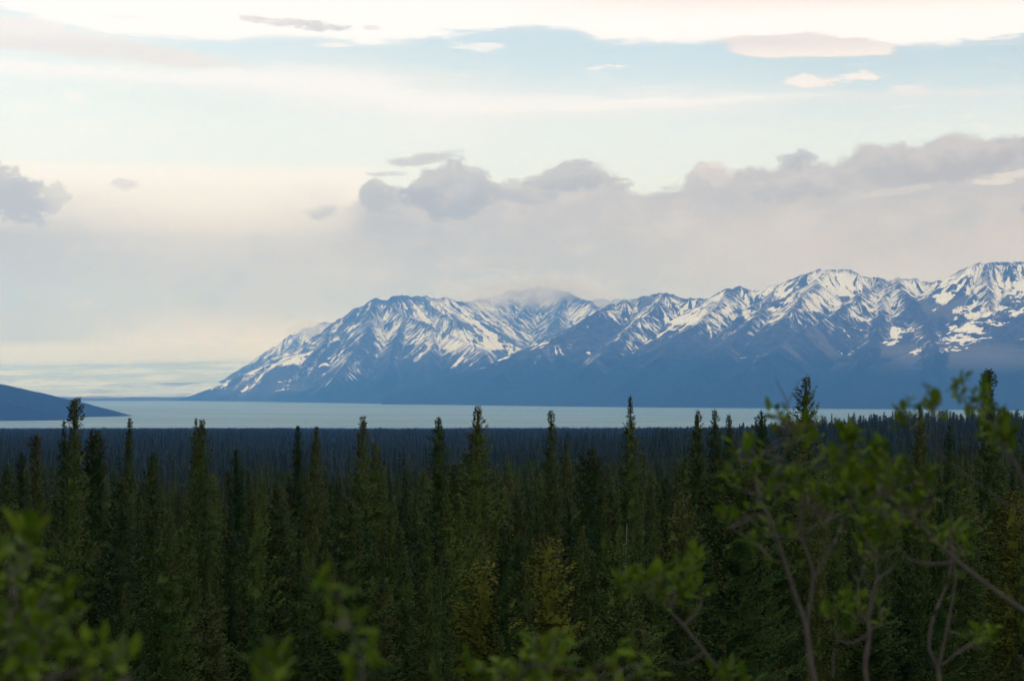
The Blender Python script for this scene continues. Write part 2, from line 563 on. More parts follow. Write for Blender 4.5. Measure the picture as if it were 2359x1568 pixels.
front_ridges = [
    (jag(R_((1440, 692, 18.6), (1485, 683, 18.6), (1530, 677, 18.5), (1560, 684, 18.5), (1600, 688, 18.4), (1640, 681, 18.3), (1665, 668, 18.2), (1700, 660, 18.0), (1725, 664, 18.0), (1752, 675, 18.0), (1775, 661, 17.9),
            (1800, 651, 17.9), (1850, 632, 17.8), (1880, 622, 17.8), (1905, 618, 17.8), (1960, 623, 17.8), (1985, 634, 17.7), (2012, 639, 17.7), (2040, 648, 17.6), (2065, 640, 17.6), (2085, 640, 17.6), (2120, 651, 17.6), (2170, 646, 17.5),
            (2200, 630, 17.4), (2230, 615, 17.3), (2270, 608, 17.2), (2310, 603, 17.2), (2358, 603, 17.2), (2480, 580, 17.0), (2600, 620, 16.9), (2760, 640, 16.8)), 4, 14, 1), 1.0),
    (jag(R_((1440, 692, 18.6), (1400, 704, 18.4), (1365, 724, 18.2), (1300, 770, 17.8), (1222, 822, 17.4), (1130, 868, 16.9)), 4, 17, 2), 1.0),
    (jag(R_((1530, 677, 18.5), (1492, 722, 18.0), (1452, 752, 17.6), (1400, 800, 17.0), (1330, 868, 16.0)), 4, 17, 3), 1.05),
    (jag(R_((1700, 660, 18.0), (1655, 700, 17.5), (1600, 752, 16.9), (1525, 815, 16.3), (1440, 882, 15.5)), 4, 17, 4), 1.0),
    (jag(R_((1640, 681, 18.3), (1622, 712, 17.9), (1600, 738, 17.5)), 2, 10, 14), 1.1),
    (jag(R_((1790, 655, 17.9), (1752, 715, 17.2), (1700, 772, 16.5), (1630, 840, 15.6), (1570, 895, 14.9)), 4, 17, 5), 1.0),
    (jag(R_((1905, 618, 17.8), (1868, 668, 17.2), (1838, 700, 16.9), (1800, 735, 16.5)), 4, 17, 6), 1.1),
    (jag(R_((2040, 648, 17.6), (1990, 672, 17.2), (1950, 702, 16.8), (1880, 748, 16.2), (1800, 795, 15.6), (1725, 845, 15.0), (1640, 905, 14.2)), 4, 17, 7), 0.95),
    (jag(R_((2050, 648, 17.6), (2030, 720, 16.7), (2005, 790, 15.8), (1960, 860, 14.8)), 4, 17, 8), 1.1),
    (jag(R_((2065, 642, 17.6), (2098, 690, 16.9), (2130, 735, 16.3), (2150, 795, 15.4), (2150, 870, 14.4)), 4, 17, 9), 1.0),
    (jag(R_((2170, 646, 17.5), (2190, 690, 17.0), (2225, 735, 16.5)), 2, 10, 15), 1.15),
    (jag(R_((2270, 608, 17.2), (2275, 680, 16.6), (2290, 740, 16.1)), 2, 10, 10), 1.15),
    (jag(R_((2400, 590, 17.1), (2415, 690, 16.3), (2395, 775, 15.5), (2350, 870, 14.2)), 4, 17, 11), 1.0),
    (jag(R_((2600, 620, 16.9), (2620, 720, 16.0), (2640, 840, 14.5)), 4, 17, 12), 1.0),
]
back_ridges = [
    (jag(R_((420, 899, 20.6), (480, 882, 20.8), (560, 861, 21.0), (600, 846, 21.1), (640, 828, 21.3), (700, 798, 21.5), (740, 768, 21.6), (770, 744, 21.7), (800, 723, 21.7), (835, 703, 21.8), (862, 689, 21.8), (890, 691, 21.9),
            (925, 679, 22.0), (950, 684, 22.1), (975, 682, 22.2), (1005, 688, 22.3), (1030, 683, 22.5), (1060, 694, 22.8), (1085, 697, 23.2), (1120, 690, 23.8)), 4, 16, 21), 1.0),
    (jag(R_((1085, 697, 23.4), (1130, 685, 24.4), (1170, 671, 24.8), (1205, 668, 24.9), (1240, 658, 25.0), (1275, 664, 24.8), (1305, 671, 24.6), (1345, 691, 24.0), (1400, 712, 23.4), (1450, 730, 22.5)), 4, 17, 22), 1.0),
    (jag(R_((1370, 690, 26.0), (1440, 690, 26.2), (1480, 682, 26.4), (1540, 690, 26.6)), 4, 19, 23), 1.0),
    (jag(R_((560, 853, 25.0), (610, 826, 25.5), (645, 795, 26.0), (680, 768, 26.2), (712, 756, 26.3), (745, 742, 26.5), (800, 745, 27.0)), 4, 19, 24), 1.0),
    (jag(R_((690, 768, 26.2), (660, 806, 25.6), (610, 846, 25.0)), 2, 10, 25), 1.0),
    (jag(R_((890, 691, 21.9), (935, 728, 21.4), (1000, 757, 20.8), (1060, 782, 20.2), (1120, 806, 19.6)), 4, 16, 26), 0.95),
    (jag(R_((862, 689, 21.8), (850, 745, 21.1), (820, 800, 20.5), (775, 860, 19.9)), 4, 16, 27), 1.1),
    (jag(R_((935, 728, 21.4), (920, 780, 20.8), (895, 818, 20.4), (880, 870, 19.4)), 4, 15, 28), 1.15),
    (jag(R_((770, 744, 21.7), (735, 800, 21.1), (690, 850, 20.6)), 4, 14, 29), 1.1),
    (jag(R_((1000, 757, 20.8), (1000, 792, 20.3), (985, 830, 19.6)), 4, 14, 30), 1.2),
    (jag(R_((975, 682, 22.2), (1015, 722, 21.8), (1060, 745, 21.5)), 4, 15, 31), 1.2),
    (jag(R_((1240, 658, 25.0), (1205, 715, 24.2), (1165, 755, 23.3), (1140, 788, 22.4)), 4, 17, 32), 1.1),
    (jag(R_((1305, 671, 24.6), (1285, 730, 23.5), (1255, 775, 22.4), (1215, 812, 21.2)), 4, 17, 33), 1.1),
    (jag(R_((1170, 671, 24.8), (1130, 720, 24.0), (1105, 748, 23.3)), 4, 17, 34), 1.2),
]


def prof(d):
    return 0.26 * d + 300.0 * (1 - np.exp(-d / 600.0))


def prof_steep(d):
    return 0.40 * d + 280.0 * (1 - np.exp(-d / 520.0))


def mountain(name, x0, x1, y0, y1, step, ridges, shore, seed, mats, snowline, prof=prof):
    X, Y = np.meshgrid(np.arange(x0, x1, step), np.arange(y0, y1, step))
    wx = X + 90 * fbm(X / 900, Y / 900, 3, seed) + 22 * fbm(X / 200, Y / 200, 3, seed + 40)
    wy = Y + 90 * fbm(X / 900 + 40, Y / 900, 3, seed + 9) + 22 * fbm(X / 200 + 8, Y / 200, 3, seed + 50)
    # keep crest lines where they were drawn: warp fades out on the lines themselves
    xs = np.arange(x0, x1 + 4 * step, 4 * step); ys = np.arange(y0, y1 + 4 * step, 4 * step)
    _, _, Dc = ridge_field(*np.meshgrid(xs, ys), ridges, prof)
    Dc = np.repeat(np.repeat(Dc, 4, 0), 4, 1)[:X.shape[0], :X.shape[1]]
    f = sstep(Dc, 2 * step, 450)
    H, S, D = ridge_field(X * (1 - f) + wx * f, Y * (1 - f) + wy * f, ridges, prof)
    grow = sstep(D, 10, 320)
    gul = ridged(S / 330.0, D / 1500.0, 3, seed + 3)
    H = H + gul * 20.0 * grow * sstep(H, LAKE + 40, LAKE + 500)
    H = H + (fbm(X / 110, Y / 110, 4, seed + 5, 0.6) * 34 + ridged(X / 240, Y / 240, 4, seed + 6) * 22 - 6) * sstep(H, LAKE + 100, LAKE + 700) * (0.75 + 0.25 * grow)
    ds = Y - np.interp(X, [p[0] for p in shore], [p[1] for p in shore]) + 60 * fbm(X / 500, Y / 500, 3, seed + 7)
    cap = np.interp(X, [-3600, -2700, -1500, 0], [150, 500, 2200, 3000])
    dc = np.minimum(np.maximum(ds, 0), cap)
    pied = LAKE + np.where(ds < 0, ds * 0.08, dc * 0.045 + dc ** 2 * 1.2e-5) + fbm(X / 300, Y / 300, 3, seed + 8) * 7 * sstep(ds, 0, 500)
    kk = 60.0
    hh = np.clip(0.5 + 0.5 * (H - pied) / kk, 0, 1)
    Z = pied * (1 - hh) + H * hh + kk * hh * (1 - hh)
    Z = np.where(ds < 0, np.minimum(Z, LAKE + ds * 0.08 + 1), np.minimum(Z, LAKE + ds * 0.55 + 4))
    sl = np.interp(X, [p[0] for p in snowline], [p[1] for p in snowline])
    me = grid_mesh(name, X, Y, Z, mats, {"along": S, "away": D, "gully": gul, "above": Z - sl})
    return link(name, me)


m_rock, gg, b = new_mat("mountain_rock_and_snow")
s_ = gg.attr("along"); d_ = gg.attr("away"); gu = gg.attr("gully"); ab = gg.attr("above")
geo = gg.node('ShaderNodeNewGeometry')
pos = geo.outputs['Position']
st1 = gg.noise(gg.xyz(gg.mul(s_, 1 / 27.0), gg.mul(d_, 1 / 300.0)), 1.0, 4, 0.66, '2D')
st2 = gg.noise(gg.xyz(gg.mad(s_, 1 / 150.0, 9.0), gg.mul(d_, 1 / 300.0)), 1.0, 3, 0.55, '2D')
iso = gg.noise(pos, 1 / 60.0, 4, 0.66)
big = gg.noise(pos, 1 / 650.0, 3, 0.55)
nrm = gg.sep(geo.outputs['Normal'])
v = gg.mul(gg.sub(st1, 0.5), 3.4)
v = gg.mad(gg.sub(st2, 0.5), 0.9, v)
v = gg.mad(gg.sub(iso, 0.5), 1.25, v)
v = gg.mad(gg.sub(big, 0.5), 1.5, v)
v = gg.mad(gu, -0.16, v)
v = gg.mad(gg.step(nrm[2], 0.62, 0.95), 0.06, v)
v = gg.mad(gg.step(d_, 90, 0), -0.35, v)
v = gg.add(v, gg.curve(ab, [(-250, -2.0), (-120, -0.80), (0, -0.40), (100, -0.23), (250, -0.09), (450, 0.01), (900, 0.08)], (-250, 900)))
# lasting snowfields and wind-bared faces
sx_, sy_, sz_ = gg.sep(pos)
wob = gg.mul(gg.sub(big, 0.5), 1.6)
for (fu, fv, fD, fru, frv, amt) in [(1930, 648, 17500, 60, 38, 0.36), (2260, 690, 16700, 90, 50, 0.12), (1600, 728, 17400, 60, 24, 0.40), (1040, 785, 20300, 110, 30, 0.36), (1150, 800, 20600, 90, 22, 0.30),
                                    (1780, 670, 17500, 40, 20, 0.25), (1660, 700, 17600, 30, 26, 0.25), (2040, 700, 16800, 26, 44, 0.25),
                                    (1360, 770, 17600, 90, 46, -0.45), (1850, 775, 16000, 90, 40, -0.40), (2130, 715, 16600, 46, 46, -0.35), (1480, 700, 18200, 36, 20, -0.18), (1700, 668, 17900, 34, 12, -0.30),
                                    (930, 692, 21800, 60, 14, -0.30), (820, 770, 21000, 50, 40, -0.15), (1560, 800, 16600, 80, 30, -0.30)]:
    w0 = P3(fu, fv, fD)
    kx = F / fD / fru; kz = F / fD / frv
    ex = gg.mul(gg.add(sx_, -w0[0]), kx); ez = gg.mul(gg.add(sz_, -w0[2]), kz)
    rr_ = gg.add(gg.mad(ex, ex, wob), gg.mul(ez, ez))
    v = gg.mad(gg.step(rr_, 1.5, 0.3), amt, v)
snow = gg.step(v, -0.03, 0.09)
rock = gg.mix(gg.step(iso, 0.4, 0.62), (0.035, 0.04, 0.045), (0.075, 0.075, 0.078))
veg = gg.mix(gg.step(gg.noise(pos, 1 / 60.0, 3, 0.6), 0.35, 0.65), (0.010, 0.019, 0.012), (0.017, 0.028, 0.016))
scree = gg.mul(gg.step(gg.noise(gg.xyz(gg.mul(s_, 1 / 260.0), gg.mul(d_, 1 / 1000.0), 4.0), 1.0, 3, 0.6), 0.54, 0.66), gg.step(ab, -260, -80))
base = gg.mix(gg.step(gg.mad(gg.sub(big, 0.5), 300.0, ab), -170, 60), veg, rock)
base = gg.mix(gg.mul(scree, 0.8), base, (0.13, 0.125, 0.12))
gg.put(b.inputs['Base Color'], gg.mix(snow, base, (0.86, 0.87, 0.88)))
bump(gg, b, iso, 0.5, 25.0)

shore_f = [(-4000, 18500), (-1500, 17600), (-642, 16900), (705, 15100), (3218, 12900), (4600, 12300), (9000, 11600)]
tag(mountain("mountain_range", -1100, 6100, 12300, 19600, 13.0, front_ridges, shore_f, 11, [m_rock], [(-500, 300), (1000, 300), (2500, 330), (4500, 300)]),
    "long snow-streaked mountain range rising behind the right half of the lake", "mountain", kind="structure")
shore_b = [(-9000, 22600), (-3500, 21400), (-2600, 20600), (-1500, 18600), (-642, 16900), (705, 15100), (3000, 14000)]
tag(mountain("mountain", -4600, 2300, 16200, 28000, 19.0, back_ridges, shore_b, 77, [m_rock], [(-4600, -60), (-2700, -40), (-2100, 70), (-1600, 190), (-900, 240), (0, 260), (2000, 430)], prof_steep),
    "hazy blue mountain with cloud on its peaks beside the glacier", "mountain", kind="structure")

# ------------------------------------------------------------------ glacier
m_ice, gg, b = new_mat("glacier_ice")
geo = gg.node('ShaderNodeNewGeometry')
px, py, pz = gg.sep(geo.outputs['Position'])
fl = gg.mad(py, 0.35, px)
i1 = gg.noise(gg.xyz(gg.mul(fl, 1 / 420.0), gg.mul(py, 1 / 900.0)), 1.0, 5, 0.6, '2D')
i2 = gg.noise(gg.xyz(gg.mul(px, 1 / 1100.0), gg.mul(py, 1 / 1900.0)), 1.0, 5, 0.62, '2D')
c = gg.mix(gg.step(i2, 0.40, 0.66), (0.48, 0.57, 0.62), (0.70, 0.77, 0.80))
c = gg.mix(gg.mul(gg.step(i1, 0.54, 0.72), gg.step(py, 31000, 24000)), c, (0.38, 0.43, 0.47))
c = gg.mix(gg.mul(gg.step(gg.mad(gg.sub(i1, 0.5), 900.0, py), 22900, 22350), 0.85), c, (0.12, 0.125, 0.13))
sp = gg.m('SQRT', gg.add(gg.m('POWER', gg.mul(gg.add(px, 4080.0), 1 / 260.0), 2.0), gg.m('POWER', gg.mul(gg.add(py, -25300.0), 1 / 700.0), 2.0)))
c = gg.mix(gg.mul(gg.step(gg.mad(gg.sub(i1, 0.5), 2.2, sp), 1.0, 0.55), 0.7), c, (0.16, 0.18, 0.21))
gg.put(b.inputs['Base Color'], c)
bump(gg, b, i1, 0.5, 30.0)
X, Y = np.meshgrid(np.arange(-13000, 900, 60.0), np.arange(21300, 37400, 60.0))
gy = [21300, 21900, 22600, 23500, 25000, 28000, 32000, 35000, 37400]
gz_ = [-165, -152, -112, -75, 5, 170, 385, 520, 560]
Z = np.interp(Y, gy, gz_) + (X + 3500) * 0.022 * sstep(Y, 23000, 35000)
Z += 26 * fbm(X / 900, Y / 700, 4, 91) + 9 * ridged((X + 0.35 * Y) / 260, Y / 900, 3, 92)
Z = np.where(Y < 22600, np.minimum(Z, np.interp(Y, gy, gz_) + 6 * fbm(X / 300, Y / 300, 3, 93)), Z)
tag(link("glacier", grid_mesh("glacier", X, Y, Z, [m_ice])), "broad pale glacier flowing down to the far lake shore", "glacier", kind="structure")

# low moraine bank in front of the ice
m_mor, gg, b = new_mat("moraine_gravel")
geo = gg.node('ShaderNodeNewGeometry')
gg.put(b.inputs['Base Color'], gg.mix(gg.noise(geo.outputs['Position'], 1 / 120.0, 4, 0.6), (0.03, 0.035, 0.035), (0.085, 0.085, 0.085)))
X, Y = np.meshgrid(np.arange(-9500, -2000, 40.0), np.arange(20700, 22500, 40.0))
cy = 21750 + 160 * fbm(X / 1500, X * 0, 3, 31)
w = 330 + 120 * fbm(X / 700, X * 0 + 3, 2, 33)
Z = LAKE - 12 + (46 + 26 * fbm(X / 420, Y / 420, 4, 35)) * np.exp(-((Y - cy) / w) ** 2)
tag(link("moraine", grid_mesh("moraine", X, Y, Z, [m_mor])), "low dark moraine bank along the foot of the glacier", "moraine", kind="structure")

# wooded headland on the left
m_hill, gg, b = new_mat("wooded_hill")
geo = gg.node('ShaderNodeNewGeometry')
h1 = gg.noise(geo.outputs['Position'], 1 / 35.0, 5, 0.65)
h2 = gg.noise(geo.outputs['Position'], 1 / 260.0, 3, 0.6)
c = gg.mix(gg.step(h1, 0.35, 0.65), (0.006, 0.012, 0.008), (0.012, 0.020, 0.012))
c = gg.mix(gg.mul(gg.step(h2, 0.4, 0.8), 0.5), c, (0.014, 0.020, 0.012))
gg.put(b.inputs['Base Color'], c)
bump(gg, b, h1, 0.8, 12.0)
X, Y = np.meshgrid(np.arange(-4300, -1700, 12.0), np.arange(8500, 12500, 12.0))
hr = [([P3(-500, 800, 10200), P3(-200, 842, 10400), P3(0, 884, 10500), P3(40, 893, 10500), P3(90, 906, 10500), P3(140, 920, 10500), P3(180, 931, 10500), P3(205, 941, 10550), P3(232, 945, 10580), P3(262, 948, 10600), P3(276, 950, 10620), P3(296, 957, 10640)], 1.0),
      ([P3(-500, 800, 10200), P3(-150, 890, 9600), P3(0, 925, 9300), P3(70, 944, 9250), P3(118, 960, 9350), P3(150, 966, 9400)], 1.0)]
H, S, D = ridge_field(X, Y, hr, lambda d: 0.22 * d + 0.00005 * d * d)
H = np.where(H > LAKE, LAKE + (H - LAKE), LAKE + (H - LAKE) * 0.6)
Z = H + (5 * fbm(X / 90, Y / 90, 4, 61) + 3 * np.abs(fbm(X / 20, Y / 20, 2, 63))) * sstep(H, LAKE + 2, LAKE + 40) - 0.5
tag(link("hill", grid_mesh("hill", X, Y, Z, [m_hill])), "dark blue wooded headland reaching into the lake", "hill", kind="structure")

# ------------------------------------------------------------------ cloud clinging to the summits
def cloud(label, cx, cy, cz, rx, ry, rz, density, seed):
    n1_, n2_ = 40, 20
    th = np.linspace(0, 2 * math.pi, n1_, endpoint=False); fi = np.linspace(-math.pi / 2, math.pi / 2, n2_ + 1)[1:-1]
    T, Fi = np.meshgrid(th, fi)
    dd = np.stack([np.cos(Fi) * np.cos(T), np.cos(Fi) * np.sin(T), np.sin(Fi)], -1)
    q = fbm(dd[..., 0] * 2.2 + seed, dd[..., 2] * 3.0 + dd[..., 1] * 1.7, 4, seed)
    V = dd * (1 + 0.95 * q)[..., None] * np.array([rx, ry, rz])
    V = np.concatenate([V.reshape(-1, 3), [[0, 0, -rz], [0, 0, rz]]])
    idx = np.arange(T.size).reshape(T.shape)
    nx = np.roll(idx, -1, 1)
    Q = np.stack([idx[:-1], nx[:-1], nx[1:], idx[1:]], -1).reshape(-1, 4)
    T1 = np.stack([np.full(n1_, T.size), nx[0], idx[0]], -1); T2 = np.stack([idx[-1], nx[-1], np.full(n1_, T.size + 1)], -1)
    mt = bpy.data.materials.new("cloud_vapour"); mt.use_nodes = True
    nt = mt.node_tree; nt.nodes.clear(); gc = G(nt)
    pv = gc.node('ShaderNodeVolumePrincipled')
    pv.inputs['Density Attribute'].default_value = ""; pv.inputs['Temperature Attribute'].default_value = ""
    pv.inputs['Color'].default_value = (0.97, 0.97, 0.97, 1); pv.inputs['Density'].default_value = density
    pv.inputs['Absorption Color'].default_value = (1, 1, 1, 1)
    oo = gc.node('ShaderNodeOutputMaterial'); gc.l.new(pv.outputs[0], oo.inputs['Volume'])
    tag(link("cloud", mesh_from("cloud", V, [Q, T1, T2], [mt], smooth=True), loc=(cx, cy, cz)), label, "cloud", kind="stuff")


p = P3(1215, 668, 24200)
cloud("grey mist wrapping the highest hazy summit", p[0], p[1], p[2], 840, 430, 215, 0.0014, 3)
p = P3(1262, 662, 24400)
cloud("ragged mist shreds over the top of the highest hazy summit", p[0], p[1], p[2], 560, 380, 170, 0.0010, 15)
p = P3(1345, 690, 24900)
cloud("thin mist trailing right of the highest hazy summit", p[0], p[1], p[2], 560, 360, 140, 0.0020, 5)
p = P3(1085, 690, 23000)
cloud("thin mist between the two hazy summits", p[0], p[1], p[2], 460, 330, 130, 0.0016, 6)
p = P3(330, 818, 32800)
cloud("low pale cloud lying on the upper glacier", p[0], p[1], p[2], 5600, 2300, 170, 0.0007, 12)
p = P3(738, 760, 26000)
cloud("grey mist hiding the small peak beside the glacier", p[0], p[1], p[2], 420, 360, 130, 0.0017, 8)

# ------------------------------------------------------------------ haze
m_haze = bpy.data.materials.new("blue_air")
m_haze.use_nodes = True
nt = m_haze.node_tree
nt.nodes.clear()
gh = G(nt)
pv = gh.node('ShaderNodeVolumePrincipled')
pv.inputs['Density Attribute'].default_value = ""
pv.inputs['Temperature Attribute'].default_value = ""
pv.inputs['Color'].default_value = (0.115, 0.36, 1.0, 1.0)
pv.inputs['Absorption Color'].default_value = (1, 1, 1, 1)
pv.inputs['Density'].default_value = 1.02 / 18000.0
pv.inputs['Anisotropy'].default_value = 0.55
oo = gh.node('ShaderNodeOutputMaterial')
gh.l.new(pv.outputs[0], oo.inputs['Volume'])
hx0, hx1, hy0, hy1, hz0, hz1 = -14500, 12500, -120, 38000, -420, 1750
hv = [(x, y, z) for z in (hz0, hz1) for y in (hy0, hy1) for x in (hx0, hx1)]
hf = [(0, 2, 3, 1), (4, 5, 7, 6), (0, 1, 5, 4), (1, 3, 7, 5), (3, 2, 6, 7), (2, 0, 4, 6)]
tag(link("haze", mesh_from("haze", hv, np.array(hf), [m_haze])), "thin blue haze filling the valley air", "haze", kind="stuff")

# ------------------------------------------------------------------ spruce trees
def needle_mat(name, lo, hi, red=0.15):
    mt, gg, b = new_mat(name)
    oi = gg.node('ShaderNodeObjectInfo')
    tcn = gg.node('ShaderNodeTexCoord')
    n = gg.noise(tcn.outputs['Object'], 2.2, 3, 0.6)
    n = gg.mad(gg.sub(oi.outputs['Random'], 0.5), 0.45, n)
    c = gg.mix(gg.step(n, 0.25, 0.75), lo, hi)
    # some trees stand browner or bluer than others
    r2 = gg.m('FRACT', gg.mul(oi.outputs['Random'], 7.31))
    c = gg.mix(gg.mul(gg.step(r2, 0.78, 0.95), red), c, (0.070, 0.046, 0.022))
    c = gg.mix(gg.mul(gg.step(r2, 0.25, 0.05), 0.5), c, (0.015, 0.036, 0.016))
    gg.put(b.inputs['Base Color'], c)
    b.inputs['Roughness'].default_value = 0.85
    b.inputs['Specular IOR Level'].default_value = 0.05
    return mt


m_needle = needle_mat("spruce_needles", (0.013, 0.034, 0.009), (0.062, 0.090, 0.020), 0.22)
m_needle_far = needle_mat("far_spruce_needles", (0.015, 0.030, 0.012), (0.034, 0.050, 0.018), 0.15)
m_needle_yel = needle_mat("yellow_green_needles", (0.044, 0.060, 0.010), (0.098, 0.110, 0.016), 0.05)
m_cone = needle_mat("cone_clusters", (0.034, 0.020, 0.014), (0.060, 0.036, 0.022), 0.0)
m_bark, gg, b = new_mat("spruce_bark")
tcn = gg.node('ShaderNodeTexCoord')
gg.put(b.inputs['Base Color'], gg.mix(gg.noise(tcn.outputs['Object'], 9.0, 4, 0.6), (0.020, 0.016, 0.013), (0.050, 0.042, 0.035)))
m_snag, gg, b = new_mat("bleached_wood")
tcn = gg.node('ShaderNodeTexCoord')
gg.put(b.inputs['Base Color'], gg.mix(gg.noise(tcn.outputs['Object'], 6.0, 4, 0.6), (0.16, 0.14, 0.13), (0.34, 0.32, 0.30)))


def tube(path, radii, n=6):
    """tapered tube along a path -> verts, quads"""
    p = np.array(path, float); m = len(p)
    V = []; Fc = []
    ang = np.linspace(0, 2 * math.pi, n, endpoint=False)
    for i in range(m):
        d = p[min(i + 1, m - 1)] - p[max(i - 1, 0)]
        d = d / (np.linalg.norm(d) + 1e-9)
        a = np.cross(d, [0, 0, 1.0]) if abs(d[2]) < 0.95 else np.cross(d, [1.0, 0, 0])
        a /= np.linalg.norm(a); c = np.cross(d, a)
        V.append(p[i] + radii[i] * (np.cos(ang)[:, None] * a + np.sin(ang)[:, None] * c))
    for i in range(m - 1):
        for k in range(n):
            Fc.append((i * n + k, i * n + (k + 1) % n, (i + 1) * n + (k + 1) % n, (i + 1) * n + k))
    return np.concatenate(V), np.array(Fc, np.int32)


def spruce_geo(H, R, seed, form='column', top='spire', twig=1.0, dens=1.0, base=0.06, cones=0.3, wisp=0.0):
    """one spruce: (trunk verts, faces), (crown verts, faces, cone flags).
    branches in whorls, each a drooping spray of small twig blades with an upturned tip"""
    rs = np.random.RandomState(seed)
    lean = rs.uniform(-1, 1, 2) * 0.012 * H
    ph = rs.uniform(0, 6.28, 2)

    def axis(z):
        t = z / H
        return np.array([lean[0] * t * t + 0.02 * H * 0.25 * math.sin(3 * t + ph[0]) * t, lean[1] * t * t + 0.02 * H * 0.25 * math.sin(3.4 * t + ph[1]) * t, z])
    zs = np.linspace(-0.4, H, 9)
    tv, tf = tube([axis(z) for z in zs], [max(0.012, 0.011 * H * (1 - 0.96 * max(z, 0) / H)) for z in zs], 6)
    sect = rs.uniform(0.55, 1.42, (int(H * 1.6) + 2, 6))       # slow changes of spread up the tree and round it
    rows_ = []
    core = []
    z = H * base
    while z < H * 0.992:
        t = z / H
        dt = H - z                               # metres below the tip
        taper = {'cone': 0.29, 'column': 0.185, 'bushy': 0.70}[form]
        r = R * (1 - math.exp(-dt * taper / R)) * (0.78 + 0.22 * min(1, t * 3)) + 0.035
        r *= 1.0 + 0.24 * math.sin(z * 9.5 + ph[0] + 0.8 * math.sin(2.1 * z))
        if top == 'club' and dt < 1.5:
            q = 1 - dt / 1.5
            r = max(r, min(0.30, R * 0.5) * math.sin(math.pi * min(1, 0.22 + q * 0.74)) ** 0.7)
        if top == 'blunt':
            r = max(r, min(0.12, R * 0.2) * (1 if dt > 0.25 else 0.75))
        if top == 'wisp' and t > 0.90:
            r *= 0.6
        dz = (0.13 + 0.09 * (1 - t)) * (0.75 + 0.5 * rs.rand()) * math.sqrt(twig)
        nb = max(4, int(round((5.0 + 3.6 * min(1, r / 0.9)) * dens)))
        if top == 'club' and dt < 1.5: nb += 2
        az0 = rs.rand() * 6.28
        core.append((z, r))
        for k in range(nb):
            if rs.rand() < 0.13 + wisp * (0.5 if t > 0.85 else 0.15):
                continue
            az = az0 + 6.283 * k / nb + rs.uniform(-0.35, 0.35)
            sf = sect[int(z * 1.6), int((az % 6.283) / 1.0472) % 6]
            L = r * sf * rs.uniform(0.70, 1.12)
            if rs.rand() < 0.05: L *= 1.35
            el0 = math.radians(30 * t * t - 22 * (1 - t) + rs.uniform(-9, 9))
            is_cone = 1.0 if (cones > 0 and t > 0.82 and rs.rand() < cones) else 0.0
            rows_.append((z, az, L, el0, r, is_cone, max(4, int((5.0 + 11.0 * L) * dens / (twig ** 1.5)))))
        z += dz
    B_ = np.array(rows_)
    nt_ = B_[:, 6].astype(int)
    idx = np.repeat(np.arange(len(B_)), nt_)
    j = np.concatenate([np.arange(n) for n in nt_])
    N_ = len(idx)
    bz, baz, bL, bel, br, bc = (B_[idx, k] for k in range(6))
    s = 0.10 + 0.92 * np.sqrt((j + rs.rand(N_)) / nt_[idx])
    dirh = np.stack([np.cos(baz), np.sin(baz), np.zeros(N_)], -1)
    side = np.stack([-np.sin(baz), np.cos(baz), np.zeros(N_)], -1)
    tz = bz / H
    o = np.stack([lean[0] * tz * tz + 0.005 * H * np.sin(3 * tz + ph[0]) * tz, lean[1] * tz * tz + 0.005 * H * np.sin(3.4 * tz + ph[1]) * tz, bz], -1)
    p = o + dirh * (bL * s)[:, None]
    p[:, 2] += bL * (np.sin(bel) * s + 0.30 * s ** 3) + rs.uniform(-0.05, 0.05, N_)
    p += side * (rs.uniform(-0.20, 0.20, N_) * bL * (1.1 - s))[:, None]
    spread = rs.uniform(0.2, 1.35, N_) * (1.15 - 0.55 * s) * np.where(j % 2, 1, -1)
    d = dirh * np.cos(spread)[:, None] + side * np.sin(spread)[:, None]
    d[:, 2] += rs.uniform(-0.6, 0.5, N_) + 0.35 * s
    d /= np.linalg.norm(d, axis=1)[:, None]
    ln = (0.10 + 0.13 * rs.rand(N_)) * (0.70 + 0.40 * np.minimum(1, br / 0.8)) * twig
    w = ln * rs.uniform(0.42, 0.62, N_)
    up = np.stack([rs.uniform(-0.7, 0.7, N_), rs.uniform(-0.7, 0.7, N_), np.ones(N_)], -1)
    a = np.cross(d, up); a /= (np.linalg.norm(a, axis=1)[:, None] + 1e-9)
    m_ = p + d * (ln * 0.5)[:, None]
    dn_ = np.zeros((N_, 3)); dn_[:, 2] = w * 0.3
    V = np.stack([p - d * (ln * 0.12)[:, None], m_ + a * (w * 0.5)[:, None] - dn_, p + d * ln[:, None], m_ - a * (w * 0.5)[:, None]], 1).reshape(-1, 3)
    fl = (bc * (rs.rand(N_) < 0.6)).astype(np.int32)
    Fq = np.arange(len(V), dtype=np.int32).reshape(-1, 4)
    # jagged inner core for dense twigs, added to keep light from leaking through
    cz = core[::max(1, int(2 / math.sqrt(twig)))]
    if len(cz) > 2:
        ang = np.arange(7) * (6.283 / 7)
        CV = []
        for (zc, rc) in cz:
            rr = rc * 0.38 * rs.uniform(0.4, 1.35, 7)
            oc = axis(zc)
            CV.append(np.stack([oc[0] + rr * np.cos(ang), oc[1] + rr * np.sin(ang), zc + rs.uniform(-0.06, 0.06, 7)], -1))
        nv = len(V)
        CF = [(nv + i * 7 + k, nv + i * 7 + (k + 1) % 7, nv + (i + 1) * 7 + (k + 1) % 7, nv + (i + 1) * 7 + k) for i in range(len(cz) - 1) for k in range(7)]
        V = np.concatenate([V] + CV); Fq = np.concatenate([Fq, np.array(CF, np.int32)])
        fl = np.concatenate([fl, np.zeros(len(CF), np.int32)])
    return (tv, tf), (V, Fq, fl)


def spruce_meshes(name, needle, **kw):
    (tv, tf), (cv, cf, fl) = spruce_geo(**kw)
    return mesh_from(name + "_trunk", tv, tf, [m_bark], smooth=True), mesh_from(name + "_crown", cv, cf, [needle, m_cone], fl)


